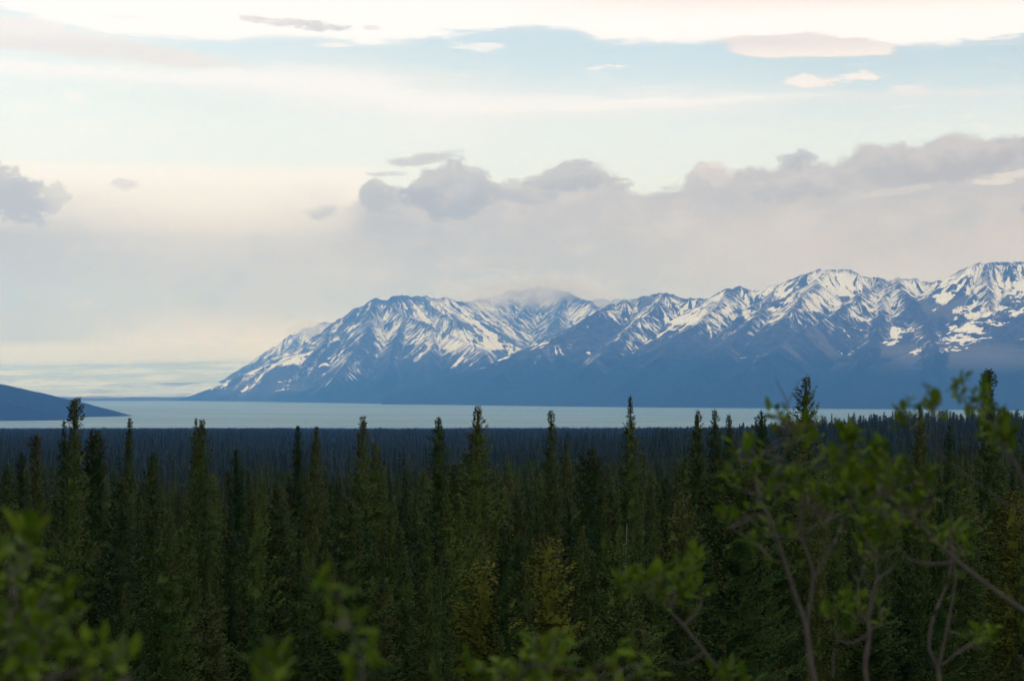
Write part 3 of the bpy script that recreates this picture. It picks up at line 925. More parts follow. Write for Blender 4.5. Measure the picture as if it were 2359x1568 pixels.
def joined_spruce(name, needle, **kw):
    (tv, tf), (cv, cf, fl) = spruce_geo(**kw)
    V = np.concatenate([tv, cv]); Fq = np.concatenate([tf, cf + len(tv)])
    mi = np.concatenate([np.full(len(tf), 2), fl])
    return mesh_from(name, V, Fq, [needle, m_cone, m_bark], mi)


# kinds of spruce standing in the near forest (height 9 m, scaled when placed)
KIND = [
    ("slender", dict(H=9.0, R=0.70, seed=101, form='column', top='spire', cones=0.1)),
    ("slender", dict(H=9.0, R=0.70, seed=102, form='column', top='blunt', cones=0.4)),
    ("club-topped", dict(H=9.0, R=0.78, seed=103, form='column', top='club', cones=0.5)),
    ("broad", dict(H=9.0, R=1.15, seed=104, form='cone', top='spire', cones=0.2)),
    ("broad", dict(H=9.0, R=1.05, seed=105, form='cone', top='blunt', cones=0.3)),
    ("ragged", dict(H=9.0, R=0.85, seed=106, form='column', top='wisp', wisp=0.35, cones=0.2)),
    ("full", dict(H=9.0, R=1.15, seed=107, form='bushy', top='spire', cones=0.3)),
    ("slender", dict(H=9.0, R=0.62, seed=108, form='cone', top='spire', cones=0.0)),
]
near_mesh = [spruce_meshes("spruce_%d" % i, m_needle, twig=0.62, **kw) for i, (n_, kw) in enumerate(KIND)]


def place_spruce(trunk_me, crown_me, x, y, z, s, sw, rot, label, group=None, cat="tree", lean=(0, 0)):
    e = bpy.data.objects.new("spruce_tree", None)
    e.empty_display_size = 0.5
    COL.objects.link(e)
    e.location = (x, y, z); e.scale = (s * sw, s * sw, s); e.rotation_euler = (lean[0], lean[1], rot)
    for nm, me in (("trunk", trunk_me), ("crown", crown_me)):
        o = bpy.data.objects.new(nm, me); COL.objects.link(o); o.parent = e
    tag(e, label, cat, group)
    return e


# trees whose tops stand out: u, v of the top, distance, half width at the crown (picture units), form, top, needles, label
LM = [
    (166, 915, 88, 26, 'column', 'club', 0, "tall dense dark spruce with a knobbly reddish top against the lake"),
    (148, 966, 110, 14, 'column', 'wisp', 0, "small ragged spruce spire pressed against the tall dark spruce"),
    (295, 960, 120, 17, 'column', 'spire', 0, "thin spruce spire whose tip meets the end of the headland"),
    (215, 990, 95, 36, 'bushy', 'blunt', 0, "thick blunt-topped spruce below the wooded headland"),
    (83, 1000, 120, 20, 'column', 'club', 0, "flat-topped narrow spruce under the headland shore"),
    (52, 1042, 110, 20, 'column', 'spire', 0, "short narrow spruce near the picture's left edge"),
    (453, 960, 125, 15, 'column', 'wisp', 0, "wispy sparse spruce tip, one of a close pair above the lake edge"),
    (470, 966, 118, 24, 'cone', 'blunt', 0, "knob-tipped spruce, the denser one of a close pair above the lake edge"),
    (355, 1040, 110, 30, 'cone', 'spire', 0, "narrow conical spruce between the headland tip and the close pair"),
    (548, 1034, 120, 22, 'cone', 'spire', 0, "slim conical spruce right of the close pair"),
    (690, 978, 115, 22, 'column', 'spire', 0, "slim dark spruce, thinner of two side by side at the lake edge"),
    (724, 982, 112, 28, 'column', 'spire', 0, "darker fuller spruce of two side by side at the lake edge"),
    (828, 955, 105, 25, 'column', 'blunt', 0, "bushy-tipped spruce standing alone against the left half of the lake"),
    (866, 1014, 115, 34, 'cone', 'blunt', 0, "wide dark spruce just right of the lone bushy-tipped spruce"),
    (1013, 958, 110, 27, 'cone', 'spire', 0, "pointed spruce with a clear spearhead tip at the middle of the lake"),
    (1096, 935, 85, 36, 'cone', 'blunt', 0, "big open-topped spruce reaching the far lake shore near mid picture"),
    (1272, 944, 112, 23, 'column', 'blunt', 0, "spruce with a crooked forked tip above the lake"),
    (1300, 1012, 125, 22, 'column', 'spire', 0, "slim shadowy spruce behind the crooked-tip spruce"),
    (1368, 1032, 105, 42, 'bushy', 'blunt', 0, "squat dark spruce with a flat crown below the lake edge"),
    (1453, 908, 95, 25, 'column', 'wisp', 0, "very tall narrow spruce piercing the far shoreline right of centre"),
    (1610, 942, 105, 24, 'column', 'spire', 0, "tall spruce, leading one of a tight pair against the lake"),
    (1598, 962, 112, 17, 'column', 'wisp', 0, "lower spruce leaning on the leading one of the tight pair"),
    (1652, 940, 105, 23, 'column', 'spire', 0, "dark spruce with a crisp pointed tip just right of the tight pair"),
    (1674, 952, 120, 11, 'column', 'spire', 0, "very thin needle-like spruce beside the crisp pointed one"),
    (1754, 942, 105, 38, 'cone', 'blunt', 0, "open sparse-branched spruce with a flat tip at the lake edge"),
    (1810, 950, 115, 15, 'column', 'spire', 0, "small spruce between the sparse one and the tallest spruce"),
    (1848, 862, 82, 34, 'cone', 'spire', 0, "tallest spruce, dark and pointed, rising above the far shoreline"),
    (2118, 930, 100, 22, 'column', 'spire', 0, "spruce with a reddish-brown tip amid the willow twigs"),
    (2284, 852, 84, 30, 'column', 'club', 0, "large club-headed spruce against the mountain foot at the right"),
    (2185, 975, 120, 17, 'column', 'spire', 0, "thin yellowish spruce left of the club-headed spruce"),
    (1263, 1238, 62, 68, 'bushy', 'blunt', 1, "full yellow-green spruce in the front of the forest"),
    (1116, 1298, 58, 66, 'bushy', 'spire', 1, "rounded yellow-green spruce, lower neighbour of the full one"),
    (640, 1118, 72, 58, 'cone', 'blunt', 1, "wide olive-brown spruce in the left part of the forest"),
    (2335, 1130, 66, 60, 'bushy', 'blunt', 1, "yellowish bushy spruce cut by the picture's right edge"),
    (272, 1110, 70, 50, 'cone', 'blunt', 0, "broad brown-tinged spruce below the thick blunt one"),
]
rng = np.random.RandomState(7)
taken = []
LMW = []
for i, (u, v, D, hw, form, top, yel, lab) in enumerate(LM):
    p = P3(u, v, D)
    gz0 = float(ground_z(np.array([p[0]]), np.array([p[1]]))[0])
    H = p[2] - gz0
    R = hw * D / F * (1.1 if form != 'bushy' else 1.0) * (1.3 if u in (1096, 1848) else 1.0)
    tm, cm = spruce_meshes("spruce_tall_%d" % i, m_needle_yel if yel else m_needle, H=H, R=R, seed=500 + i, form=form, top=top,
                           cones=0.45 if top in ('club', 'blunt') else 0.15, wisp=0.4 if top == 'wisp' else 0.0, dens=1.1, base=0.10, twig=0.75)
    place_spruce(tm, cm, p[0], p[1], gz0, 1.0, 1.0, rng.rand() * 6.28, lab)
    taken.append((p[0], p[1], R + 0.35)); LMW.append((u, D, lab))

# canopy height seen in the picture limits how high the ordinary trees may reach
ENV_U = [-200, 0, 130, 250, 420, 520, 620, 760, 900, 1000, 1060, 1150, 1250, 1330, 1420, 1520, 1600, 1700, 1800, 1900, 2050, 2200, 2360, 2500]
ENV_V = [1060, 1090, 1050, 1085, 1110, 1085, 1065, 1090, 1070, 1075, 1050, 1060, 1030, 1040, 1060, 1030, 1010, 1030, 1040, 1030, 1040, 1040, 1010, 1010]


def sow(y0, y1, density, hmin, hmax, gap, seed, wide=0.30, pad=4.0):
    """scatter in a wedge; returns x, y, height"""
    r = np.random.RandomState(seed)
    n = int(density * (y1 * y1 - y0 * y0) * wide + density * 2 * pad * (y1 - y0))
    y = np.sqrt(r.uniform(y0 * y0, y1 * y1, n))
    x = r.uniform(-1, 1, n) * (wide * y + pad)
    h = r.uniform(hmin, hmax, n) * (0.72 + 0.28 * r.rand(n))
    if gap:
        order = np.argsort(y); cell = {}; keep = []
        for i in order:
            cx, cy_ = int(math.floor(x[i] / gap)), int(math.floor(y[i] / gap))
            ok = all((x[i] - x[j]) ** 2 + (y[i] - y[j]) ** 2 > gap * gap for a in (-1, 0, 1) for c_ in (-1, 0, 1) for j in cell.get((cx + a, cy_ + c_), ()))
            if ok:
                cell.setdefault((cx, cy_), []).append(i); keep.append(i)
        x, y, h = x[keep], y[keep], h[keep]
    return x, y, h


def limit(x, y, h, slack=1.0, seed=3):
    r = np.random.RandomState(seed)
    u = x / y * F + 1179
    env = np.interp(u, ENV_U, ENV_V) + np.where(r.rand(len(x)) < 0.3, r.uniform(-14, 60, len(x)), r.uniform(30, 230, len(x))) * slack
    ztop = -(env - 890) / F * y
    gz0 = ground_z(x, y)
    return np.minimum(h, np.maximum(ztop - gz0, 3.0)), gz0


x, y, h = sow(52, 190, 0.22, 6.6, 11.6, 0.95, 21)
ok = np.ones(len(x), bool)
for (tx, ty, rr) in taken:
    ok &= ~((np.hypot(x - tx, y - ty) < rr) | ((np.abs(x / y - tx / ty) < 26 / F) & (y < ty) & (y > ty - 45) & (h > 8.6)))
x, y, h = x[ok], y[ok], h[ok]
h, z = limit(x, y, h)
# the willow clearing on the right keeps only short trees in front
u = x / y * F + 1179
h = np.where((y < 58) & (u > 1750), np.minimum(h, 6.0), h)
order = np.argsort(y)
inview = np.abs(x / y) < 0.252
first = [i for i in order if inview[i]][:300 - len(LM)]
near_set = set(first)

ORD = ["first", "second", "third", "fourth", "fifth", "sixth", "seventh", "eighth", "ninth", "tenth", "eleventh", "twelfth", "thirteenth", "fourteenth",
       "fifteenth", "sixteenth", "seventeenth", "eighteenth", "nineteenth", "twentieth"]
ROWS = ["front", "second", "third", "fourth", "fifth", "sixth", "seventh", "eighth", "ninth", "tenth", "eleventh", "twelfth", "thirteenth", "rearmost"]
rowlen = 20
rows = [sorted(first[k:k + rowlen], key=lambda i: x[i] / y[i]) for k in range(0, len(first), rowlen)]
for ri, row in enumerate(rows):
    for ci, i in enumerate(row):
        k = rng.randint(len(KIND))
        tm, cm = near_mesh[k]
        s = h[i] / 9.0
        shape = KIND[k][0]
        size = "low" if h[i] < 6.5 else ("tall" if h[i] > 9.4 else "middling")
        lab = "%s %s green spruce, %s from the left in the %s tree row" % (size, shape, ORD[ci], ROWS[ri])
        place_spruce(tm, cm, x[i], y[i], z[i], s, rng.uniform(0.62, 1.12) / max(s, 0.75) ** 0.6, rng.rand() * 6.28, lab, "ordinary spruces in the near forest", lean=(rng.normal(0, 0.022), rng.normal(0, 0.022)))

# ------------------------------------------------------------------ the forest beyond, one mass
proto = bpy.data.collections.new("spruce_kinds")
far_proto = bpy.data.collections.new("far_spruce_kinds")
for i, (n_, kw) in enumerate(KIND):
    kw = dict(kw); kw['seed'] += 40
    proto.objects.link(bpy.data.objects.new("kind_near_%d" % i, joined_spruce("kind_near_%d" % i, m_needle, **kw)))
    kw['twig'] = 2.1; kw['dens'] = 0.72; kw['seed'] += 40; kw['cones'] = 0
    far_proto.objects.link(bpy.data.objects.new("kind_far_%d" % i, joined_spruce("kind_far_%d" % i, m_needle_far, **kw)))


def forest(name, coll, nk, x, y, z, h, wmin, wmax, seed, label):
    r = np.random.RandomState(seed)
    n = len(x)
    me = bpy.data.meshes.new(name)
    me.vertices.add(n)
    me.vertices.foreach_set("co", np.stack([x, y, z], -1).astype(np.float32).ravel())
    s = h / 9.0; sw = r.uniform(wmin, wmax, n)
    for nm, typ, val in (("rot", 'FLOAT_VECTOR', np.stack([r.uniform(-.03, .03, n), r.uniform(-.03, .03, n), r.uniform(0, 6.28, n)], -1)),
                         ("scl", 'FLOAT_VECTOR', np.stack([s * sw, s * sw, s], -1))):
        a = me.attributes.new(nm, typ, 'POINT'); a.data.foreach_set("vector", val.astype(np.float32).ravel())
    a = me.attributes.new("idx", 'INT', 'POINT'); a.data.foreach_set("value", r.randint(0, nk, n).astype(np.int32))
    o = link(name, me)
    ng = bpy.data.node_groups.new(name, 'GeometryNodeTree')
    ng.interface.new_socket("Geometry", in_out='INPUT', socket_type='NodeSocketGeometry')
    ng.interface.new_socket("Geometry", in_out='OUTPUT', socket_type='NodeSocketGeometry')
    gi = ng.nodes.new('NodeGroupInput'); go = ng.nodes.new('NodeGroupOutput')
    iop = ng.nodes.new('GeometryNodeInstanceOnPoints')
    ci = ng.nodes.new('GeometryNodeCollectionInfo')
    ci.inputs['Collection'].default_value = coll
    ci.inputs['Separate Children'].default_value = True
    ci.inputs['Reset Children'].default_value = True

    def na(nm, typ):
        q = ng.nodes.new('GeometryNodeInputNamedAttribute'); q.data_type = typ
        q.inputs['Name'].default_value = nm
        return q.outputs[0]
    ng.links.new(gi.outputs[0], iop.inputs['Points'])
    ng.links.new(ci.outputs[0], iop.inputs['Instance'])
    iop.inputs['Pick Instance'].default_value = True
    ng.links.new(na("idx", 'INT'), iop.inputs['Instance Index'])
    ng.links.new(na("rot", 'FLOAT_VECTOR'), iop.inputs['Rotation'])
    ng.links.new(na("scl", 'FLOAT_VECTOR'), iop.inputs['Scale'])
    ng.links.new(iop.outputs[0], go.inputs[0])
    md = o.modifiers.new("spread", 'NODES'); md.node_group = ng
    tag(o, label, "forest", kind="stuff")
    return o


rest = [i for i in order if i not in near_set]
x1, y1, h1 = sow(190, 620, 0.10, 7.0, 10.5, 0, 22)
h1, z1 = limit(x1, y1, h1, 0.6, 4)
X1 = np.concatenate([x[rest], x1]); Y1 = np.concatenate([y[rest], y1]); Z1 = np.concatenate([z[rest], z1]); H1 = np.concatenate([h[rest], h1])
forest("spruce_forest", proto, len(KIND), X1, Y1, Z1, H1, 0.66, 1.1, 31, "dense spruce forest filling the land behind the front trees")
x2, y2, h2 = sow(620, 1750, 0.030, 3.5, 6.5, 0, 23, 0.31)
thin = fbm(x2 / 130, y2 / 260, 3, 77) > np.random.RandomState(8).uniform(-0.55, 0.25, len(x2))
x2, y2, h2 = x2[thin], y2[thin], h2[thin]
tallb = np.random.RandomState(5).rand(len(x2)) < 0.16
h2 = np.where(tallb, h2 * 1.0 + np.random.RandomState(6).uniform(2.0, 6.0, len(x2)), h2)
x3, y3, h3 = sow(1750, 6850, 0.0036, 7.0, 13.0, 0, 24, 0.31)
x4, y4, h4 = sow(980, 1300, 0.0085, 7.0, 15.0, 0, 26, 0.31)
k4 = x4 / y4 > 0.01
X2 = np.concatenate([x2, x3, x4[k4]]); Y2 = np.concatenate([y2, y3, y4[k4]]); H2 = np.concatenate([h2, h3, h4[k4]])
forest("lakeside_forest", far_proto, len(KIND), X2, Y2, ground_z(X2, Y2), H2, 0.85, 1.4, 32, "distant bluish spruce forest reaching to the lake edge")
print("TREES", len(first), len(X1), len(X2))

# ------------------------------------------------------------------ foreground willows, close to the camera
m_leaf, gg, b = new_mat("willow_leaf")
oi = gg.node('ShaderNodeObjectInfo')
c = gg.mix(oi.outputs['Random'], (0.032, 0.074, 0.004), (0.088, 0.136, 0.010))
c = gg.mix(gg.step(gg.m('FRACT', gg.mul(oi.outputs['Random'], 9.7)), 0.8, 0.95), c, (0.055, 0.088, 0.028))
gg.put(b.inputs['Base Color'], c)
b.inputs['Roughness'].default_value = 0.65
b.inputs['Specular IOR Level'].default_value = 0.05
tr = gg.node('ShaderNodeBsdfTranslucent')
gg.put(tr.inputs[0], c)
ms = gg.node('ShaderNodeMixShader')
ms.inputs[0].default_value = 0.3
gg.l.new(b.outputs[0], ms.inputs[1]); gg.l.new(tr.outputs[0], ms.inputs[2])
out = [n for n in gg.nt.nodes if n.type == 'OUTPUT_MATERIAL'][0]
gg.l.new(ms.outputs[0], out.inputs[0])
m_twig, gg, b = new_mat("willow_bark")
tcn = gg.node('ShaderNodeTexCoord')
gg.put(b.inputs['Base Color'], gg.mix(gg.noise(tcn.outputs['Object'], 30.0, 4, 0.6), (0.040, 0.036, 0.034), (0.125, 0.112, 0.104)))


def leaf_mesh(name, ln, wd, fold, curl):
    ts = [0.0, 0.18, 0.45, 0.75, 1.0]; ws = [0.06, 0.62, 1.0, 0.66, 0.0]
    V = []; Fc = []
    for t_, w_ in zip(ts, ws):
        zc = -curl * t_ * t_ * ln
        V += [(-wd * w_ * 0.5, ln * t_, zc + fold * w_ * wd), (0, ln * t_, zc), (wd * w_ * 0.5, ln * t_, zc + fold * w_ * wd)]
    for i in range(4):
        Fc += [(3 * i, 3 * i + 1, 3 * i + 4, 3 * i + 3), (3 * i + 1, 3 * i + 2, 3 * i + 5, 3 * i + 4)]
    return mesh_from(name, V, np.array(Fc), [m_leaf], smooth=True)


LEAF = [leaf_mesh("leaf_a", 0.040, 0.017, 0.18, 0.15), leaf_mesh("leaf_b", 0.034, 0.018, 0.10, 0.3), leaf_mesh("leaf_c", 0.046, 0.017, 0.22, 0.05)]


def willow(label, D, stems, clusters, seed, size=1.0, nleaf=(6, 9), rooted=True, spreadD=0.35, more=1):
    """stems: lists of (u, v, half width, distance offset); clusters: (u, v)"""
    rnd = random.Random(seed)
    root = None
    TV = []; TF = []; nv = 0
    nodes = []
    paths = []
    for si, st in enumerate(stems):
        pts = [Vector(P3(q[0], q[1], D + (q[3] if len(q) > 3 else 0))) for q in st]
        rad = [q[2] * 0.47 * D / F for q in st]
        if rooted and si == 0:
            b0 = pts[0]
            gz0 = float(ground_z(np.array([b0.x]), np.array([b0.y]))[0])
            base = Vector((b0.x + rnd.uniform(-.05, .05), b0.y + 0.05, gz0 - 0.1))
            kick = pts[0] - (pts[1] - pts[0]) * 0.8
            pts = [base, base.lerp(kick, 0.6), kick] + pts; rad = [rad[0] * 1.3, rad[0] * 1.15, rad[0] * 1.05] + rad
            root = Vector((base.x, base.y, gz0))
        # smooth
        P2 = []; R2 = []
        for i in range(len(pts) - 1):
            a0 = pts[max(i - 1, 0)]; a1 = pts[i]; a2 = pts[i + 1]; a3 = pts[min(i + 2, len(pts) - 1)]
            for k in range(4):
                t_ = k / 4
                P2.append(0.5 * ((2 * a1) + (a2 - a0) * t_ + (2 * a0 - 5 * a1 + 4 * a2 - a3) * t_ * t_ + (3 * a1 - a0 - 3 * a2 + a3) * t_ ** 3))
                R2.append(rad[i] * (1 - t_) + rad[i + 1] * t_)
        P2.append(pts[-1]); R2.append(rad[-1])
        paths.append((P2, R2))
        nodes += P2
    spots = []
    extra = [(c_[0] + rnd.gauss(0, 26), c_[1] + rnd.gauss(0, 20)) for c_ in clusters for _ in range(more)]
    for cl in list(clusters) + extra:
        u_, v_ = cl[0], cl[1]
        dd = D + rnd.uniform(-spreadD, spreadD)
        c_ = Vector(P3(u_, v_, dd))
        # a twig grows up to the cluster from the nearest wood below it
        cand = sorted(nodes, key=lambda n: (n - c_).length + (0.25 if n.z > c_.z - 0.02 else 0))[0]
        if (cand - c_).length > 0.03:
            mid = cand.lerp(c_, 0.5) + Vector((rnd.uniform(-.02, .02), rnd.uniform(-.02, .02), rnd.uniform(-.03, .01)))
            pth = [cand, cand.lerp(mid, .5), mid, mid.lerp(c_, .6), c_]
            paths.append((pth, [0.0022 * size, 0.0020 * size, 0.0017 * size, 0.0014 * size, 0.001 * size]))
            for q in (pth[2], pth[3]):
                spots.append((q, (c_ - cand).normalized(), rnd.randint(1, 2), 0.012))
            nodes += [mid]
            ax = (c_ - mid).normalized()
        else:
            ax = Vector((0, 0, 1))
        spots.append((c_, (ax + Vector((0, 0, 0.6))).normalized(), rnd.randint(*nleaf), 0.022))
    for P2, R2 in paths:
        tv, tf = tube([tuple(p) for p in P2], R2, 6)
        TV.append(tv); TF.append(tf + nv); nv += len(tv)
    if root is None:
        root = paths[0][0][0].copy()
    e = bpy.data.objects.new("willow_shrub", None); COL.objects.link(e)
    e.location = root; e.empty_display_size = 0.2
    tag(e, label, "shrub", "willow shrubs in front of the camera")
    link("stem", mesh_from("stem", np.concatenate(TV) - np.array(root), np.concatenate(TF), [m_twig], smooth=True), e)
    nl = 0
    OV = []; OF = []
    for c_, ax, n, jit in spots:
        ax0 = rnd.uniform(0, 6.28)
        t1_ = ax.orthogonal().normalized(); t2_ = ax.cross(t1_)
        for k in range(n):
            an = ax0 + 2.4 * k
            out_ = t1_ * math.cos(an) + t2_ * math.sin(an)
            tilt = rnd.uniform(0.35, 1.05)
            d = (ax * math.cos(tilt) + out_ * math.sin(tilt)).normalized()
            up = (Vector((0, 0, 1)) + Vector((rnd.uniform(-.5, .5), rnd.uniform(-.5, .5), 0)))
            xx = d.cross(up).normalized(); zz = xx.cross(d)
            o = bpy.data.objects.new("leaf", LEAF[rnd.randrange(3)])
            s_ = rnd.uniform(0.75, 1.25) * size
            p = c_ + Vector((rnd.uniform(-jit, jit), rnd.uniform(-jit, jit), rnd.uniform(-jit, jit))) - ax * (0.02 * k / n) - root
            from mathutils import Matrix
            M = Matrix((xx, d, zz)).transposed().to_4x4()
            M.translation = p
            o.matrix_local = M @ Matrix.Diagonal((s_, s_, s_, 1))
            if nl >= 300:
                me_ = o.data; Mw = o.matrix_local.copy()
                OF.append(np.array([list(f_.vertices) for f_ in me_.polygons]) + sum(len(q_) for q_ in OV))
                OV.append(np.array([tuple(Mw @ v_.co) for v_ in me_.vertices]))
                bpy.data.objects.remove(o)
                continue
            COL.objects.link(o); o.parent = e; nl += 1
    if OV:
        tag(link("foliage", mesh_from("foliage", np.concatenate(OV), np.concatenate(OF), [m_leaf], smooth=True), e), kind="stuff")
    return nl


nL = 0
nL += willow("tall grey-stemmed willow with a wide leafy crown, its trunk forking three ways", 5.6,
    [[(1885, 1600, 17), (1868, 1530, 15), (1856, 1440, 14), (1832, 1370, 10), (1800, 1270, 9), (1778, 1205, 9), (1752, 1150, 8, .05), (1742, 1090, 6, .1), (1765, 1030, 5, .1)],
     [(1858, 1442, 9), (1872, 1340, 8), (1868, 1300, 7), (1848, 1240, 6), (1842, 1180, 5)],
     [(1868, 1350, 6), (1895, 1290, 6), (1925, 1240, 5), (1945, 1195, 4)],
     [(1752, 1150, 5), (1790, 1090, 4, -.1), (1812, 1020, 4, -.1), (1816, 960, 4, -.1), (1812, 925, 3, -.1), (1792, 885, 2.2, -.1), (1786, 866, 1.5, -.1)],
     [(1814, 930, 2.5, -.1), (1826, 905, 2, -.1), (1842, 872, 1.5, -.1)]],
    [(1782, 952), (1795, 965), (1700, 1035), (1735, 1022), (1718, 1050), (1690, 1085), (1685, 1110), (1757, 1085), (1850, 1012), (1872, 965), (1842, 985), (1865, 1000), (1680, 1188), (1655, 1182), (1750, 1222), (1738, 1250),
     (1765, 1130), (1790, 1150), (1850, 1080), (1900, 1075), (1870, 1110), (1860, 1140), (1925, 1128), (1905, 1145), (1830, 1130), (1810, 1100), (1775, 1205), (1820, 1218), (1735, 1120), (1720, 1085), (1700, 1130), (1880, 1160), (1845, 1175),
     (1905, 1180), (1955, 1205), (1935, 1225), (1960, 1170)], 41)
nL += willow("willow with one bent pale stem right of the forked trunk", 5.9,
    [[(2005, 1600, 13), (1992, 1540, 12), (2002, 1460, 11), (2000, 1420, 10), (2012, 1370, 10), (2020, 1335, 9), (2050, 1312, 6), (2066, 1290, 4)],
     [(2000, 1460, 6), (1960, 1480, 5), (1925, 1480, 4), (1918, 1560, 5)],
     [(2020, 1335, 5), (2016, 1290, 4), (2010, 1260, 3)],
     [(2010, 1380, 4), (1990, 1330, 3.5), (1980, 1290, 3)]],
    [(1985, 1200), (2000, 1230), (2040, 1245), (2060, 1205), (2020, 1190), (2040, 1215), (1990, 1245), (2075, 1180), (1975, 1385), (1985, 1400), (1960, 1395), (1915, 1400), (2010, 1160), (2050, 1165), (1990, 1170)], 42)
nL += willow("willow branch reaching diagonally in from the picture's right edge", 5.2,
    [[(2520, 1500, 13), (2440, 1455, 13), (2358, 1405, 12), (2280, 1350, 11), (2205, 1292, 11), (2150, 1240, 9), (2105, 1195, 8), (2042, 1145, 7), (2000, 1152, 6), (1940, 1157, 5)],
     [(2205, 1292, 8), (2150, 1298, 7), (2098, 1290, 6), (2070, 1265, 4), (2030, 1282, 3.5), (1985, 1285, 3)],
     [(2200, 1285, 7), (2186, 1240, 6), (2192, 1200, 5), (2184, 1160, 4)],
     [(2042, 1145, 4), (2025, 1110, 3.5), (2020, 1070, 3)],
     [(2130, 1215, 3.5), (2140, 1150, 3), (2150, 1100, 2.5)]],
    [(1950, 1022), (1985, 1060), (2010, 1080), (2040, 1108), (1970, 1095), (2000, 1110), (2030, 1060), (1960, 1125), (1990, 1135), (2060, 1130), (2130, 1098), (2120, 1160), (2150, 1125), (2070, 1160), (1930, 1060), (2080, 1095),
     (2145, 1230), (1950, 1000), (2000, 1030), (1945, 1150), (2055, 1085)], 43)
nL += willow("slim willow shoots topped by leaf tufts against the mountain foot", 5.0,
    [[(2420, 1300, 8), (2380, 1180, 7), (2345, 1080, 6), (2310, 1010, 5), (2270, 960, 4), (2235, 935, 3), (2212, 912, 2.5)],
     [(2345, 1080, 4), (2310, 1040, 4), (2290, 990, 3)],
     [(2380, 1180, 5), (2320, 1160, 4), (2250, 1110, 3.5), (2180, 1060, 3), (2150, 1000, 3), (2143, 945, 2.5)],
     [(2180, 1060, 3), (2120, 1010, 2.5), (2092, 965, 2)]],
    [(2143, 928), (2138, 918), (2152, 920), (2205, 900), (2210, 890), (2245, 908), (2258, 918), (2262, 902), (2088, 945), (2082, 955), (2295, 960), (2310, 990), (2280, 935), (2315, 1010), (2300, 975), (2282, 1000)], 44, size=0.95, more=0)
nL += willow("upright thin willow with two crossing pale stems at the lower right", 6.3,
    [[(2165, 1600, 10), (2160, 1540, 9), (2140, 1490, 8), (2150, 1420, 7), (2185, 1330, 6), (2192, 1240, 5)],
     [(2160, 1545, 7), (2180, 1450, 6), (2200, 1340, 5), (2196, 1300, 4)],
     [(2170, 1530, 5), (2220, 1490, 4), (2260, 1470, 3)]],
    [(2205, 1215), (2180, 1225), (2215, 1240), (2270, 1455), (2250, 1460)], 45)
nL += willow("low willow with a bent twig and two bright tufts below the forest middle", 5.4,
    [[(1690, 1610, 9), (1650, 1535, 8), (1622, 1500, 8), (1575, 1440, 7), (1545, 1410, 6), (1530, 1392, 5), (1500, 1375, 4), (1485, 1352, 3)],
     [(1545, 1410, 4), (1560, 1360, 3), (1572, 1325, 3)],
     [(1622, 1500, 4), (1580, 1525, 3), (1540, 1520, 3)]],
    [(1462, 1328), (1490, 1338), (1475, 1345), (1505, 1350), (1560, 1290), (1582, 1310), (1545, 1322), (1570, 1335), (1595, 1300), (1450, 1340), (1530, 1350), (1580, 1345), (1690, 1555), (1720, 1560), (1655, 1560)], 46)
nL += willow("leafy willow tops along the lower edge below the yellow-green spruces", 4.2,
    [[(1260, 1640, 8), (1250, 1580, 6), (1262, 1530, 4), (1280, 1490, 3)],
     [(1250, 1580, 5), (1190, 1550, 4), (1140, 1545, 3)],
     [(1250, 1590, 5), (1330, 1570, 4), (1430, 1540, 3), (1480, 1530, 3)]],
    [(1100, 1548), (1090, 1535), (1140, 1530), (1120, 1560), (1200, 1508), (1212, 1525), (1250, 1490), (1290, 1468), (1282, 1490), (1305, 1478), (1230, 1555), (1255, 1530), (1310, 1548), (1260, 1565), (1440, 1510), (1480, 1530), (1425, 1530), (1500, 1545), (1190, 1560), (1340, 1560)], 47, more=0, nleaf=(4, 6))
nL += willow("single fuzzy willow shoot rising at the lower centre left", 3.0,
    [[(845, 1640, 6), (835, 1560, 5), (815, 1470, 4), (795, 1410, 3), (775, 1370, 2)]],
    [(765, 1358), (758, 1350), (775, 1375), (790, 1395), (800, 1420), (812, 1440), (785, 1410), (820, 1465), (835, 1500), (845, 1520), (825, 1550)], 48, size=0.9, more=0, nleaf=(2, 3), spreadD=0.1)
nL += willow("small willow tip poking up from the lower edge at the left", 3.0,
    [[(650, 1640, 5), (640, 1580, 4), (630, 1540, 3)]],
    [(620, 1530), (605, 1520), (640, 1510), (650, 1525), (625, 1550), (600, 1545)], 49, size=0.9, more=0, nleaf=(2, 3), spreadD=0.1)
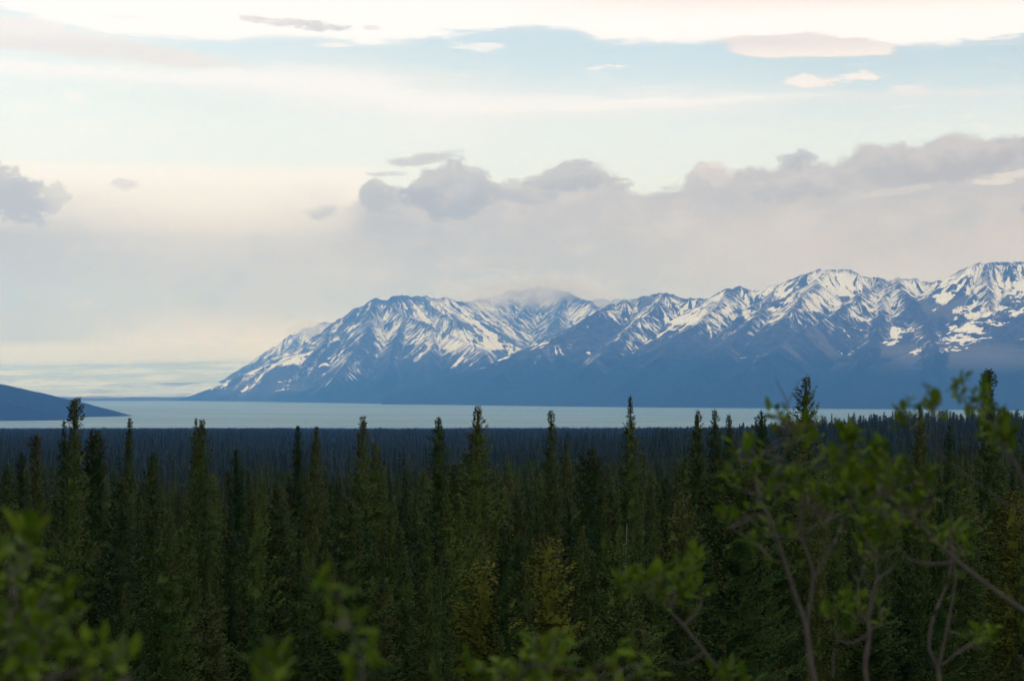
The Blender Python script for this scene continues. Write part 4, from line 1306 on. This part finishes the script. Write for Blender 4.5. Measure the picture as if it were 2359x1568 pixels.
nL += willow("leafy willow bush filling the lower left corner", 3.3,
    [[(40, 1640, 9), (35, 1560, 8), (50, 1490, 7), (75, 1430, 6), (95, 1390, 4)],
     [(35, 1560, 6), (20, 1480, 5), (18, 1400, 4), (35, 1320, 4), (50, 1260, 3), (55, 1225, 2)],
     [(50, 1490, 5), (110, 1470, 4), (150, 1440, 3)],
     [(40, 1600, 5), (140, 1560, 5), (230, 1545, 4), (270, 1500, 3)]],
    [(50, 1215), (62, 1228), (40, 1240), (60, 1262), (70, 1275), (20, 1270), (18, 1330), (35, 1345), (90, 1375), (110, 1365), (130, 1390), (140, 1372), (75, 1400), (60, 1425), (100, 1430), (120, 1452), (140, 1440), (30, 1480), (50, 1470),
     (155, 1470), (170, 1455), (80, 1520), (60, 1505), (100, 1500), (20, 1550), (45, 1540), (262, 1530), (278, 1500), (255, 1505), (240, 1545), (130, 1530), (10, 1440), (15, 1400), (90, 1460), (180, 1500), (5, 1500)], 50, spreadD=0.4, more=0, nleaf=(3, 5))
nL += willow("two small willow tufts just above the lower edge left of centre", 5.0,
    [[(245, 1650, 5), (250, 1600, 4), (258, 1570, 3)]],
    [(258, 1560), (270, 1548), (245, 1565)], 51, size=0.8, more=0)
print("LEAVES", nL)

# bleached dead spruces inside the forest
def snag(label, u, v, D, seed):
    rnd = random.Random(seed)
    p = P3(u, v, D)
    gz0 = float(ground_z(np.array([p[0]]), np.array([p[1]]))[0])
    H = p[2] - gz0
    e = bpy.data.objects.new("dead_spruce", None); COL.objects.link(e); e.location = (p[0], p[1], gz0)
    zs = np.linspace(-0.3, H, 8)
    tv, tf = tube([(0.05 * math.sin(z_), 0.04 * math.cos(1.3 * z_), z_) for z_ in zs], [max(0.012, 0.06 * (1 - z_ / H)) for z_ in zs], 6)
    link("trunk", mesh_from("trunk", tv, tf, [m_snag], smooth=True), e)
    for k in range(16):
        z_ = H * rnd.uniform(0.45, 0.97); az_ = rnd.uniform(0, 6.28); L = rnd.uniform(0.25, 0.7) * (1.15 - z_ / H) + 0.12
        tv, tf = tube([(0, 0, z_), (math.cos(az_) * L * .6, math.sin(az_) * L * .6, z_ - .05), (math.cos(az_) * L, math.sin(az_) * L, z_ + 0.08 * L)], [0.016, 0.011, 0.005], 5)
        link("branch", mesh_from("branch", tv, tf, [m_snag]), e)
    tag(e, label, "tree")


snag("bleached dead spruce with bare twigs right of the full yellow-green spruce", 1441, 1205, 92, 3)
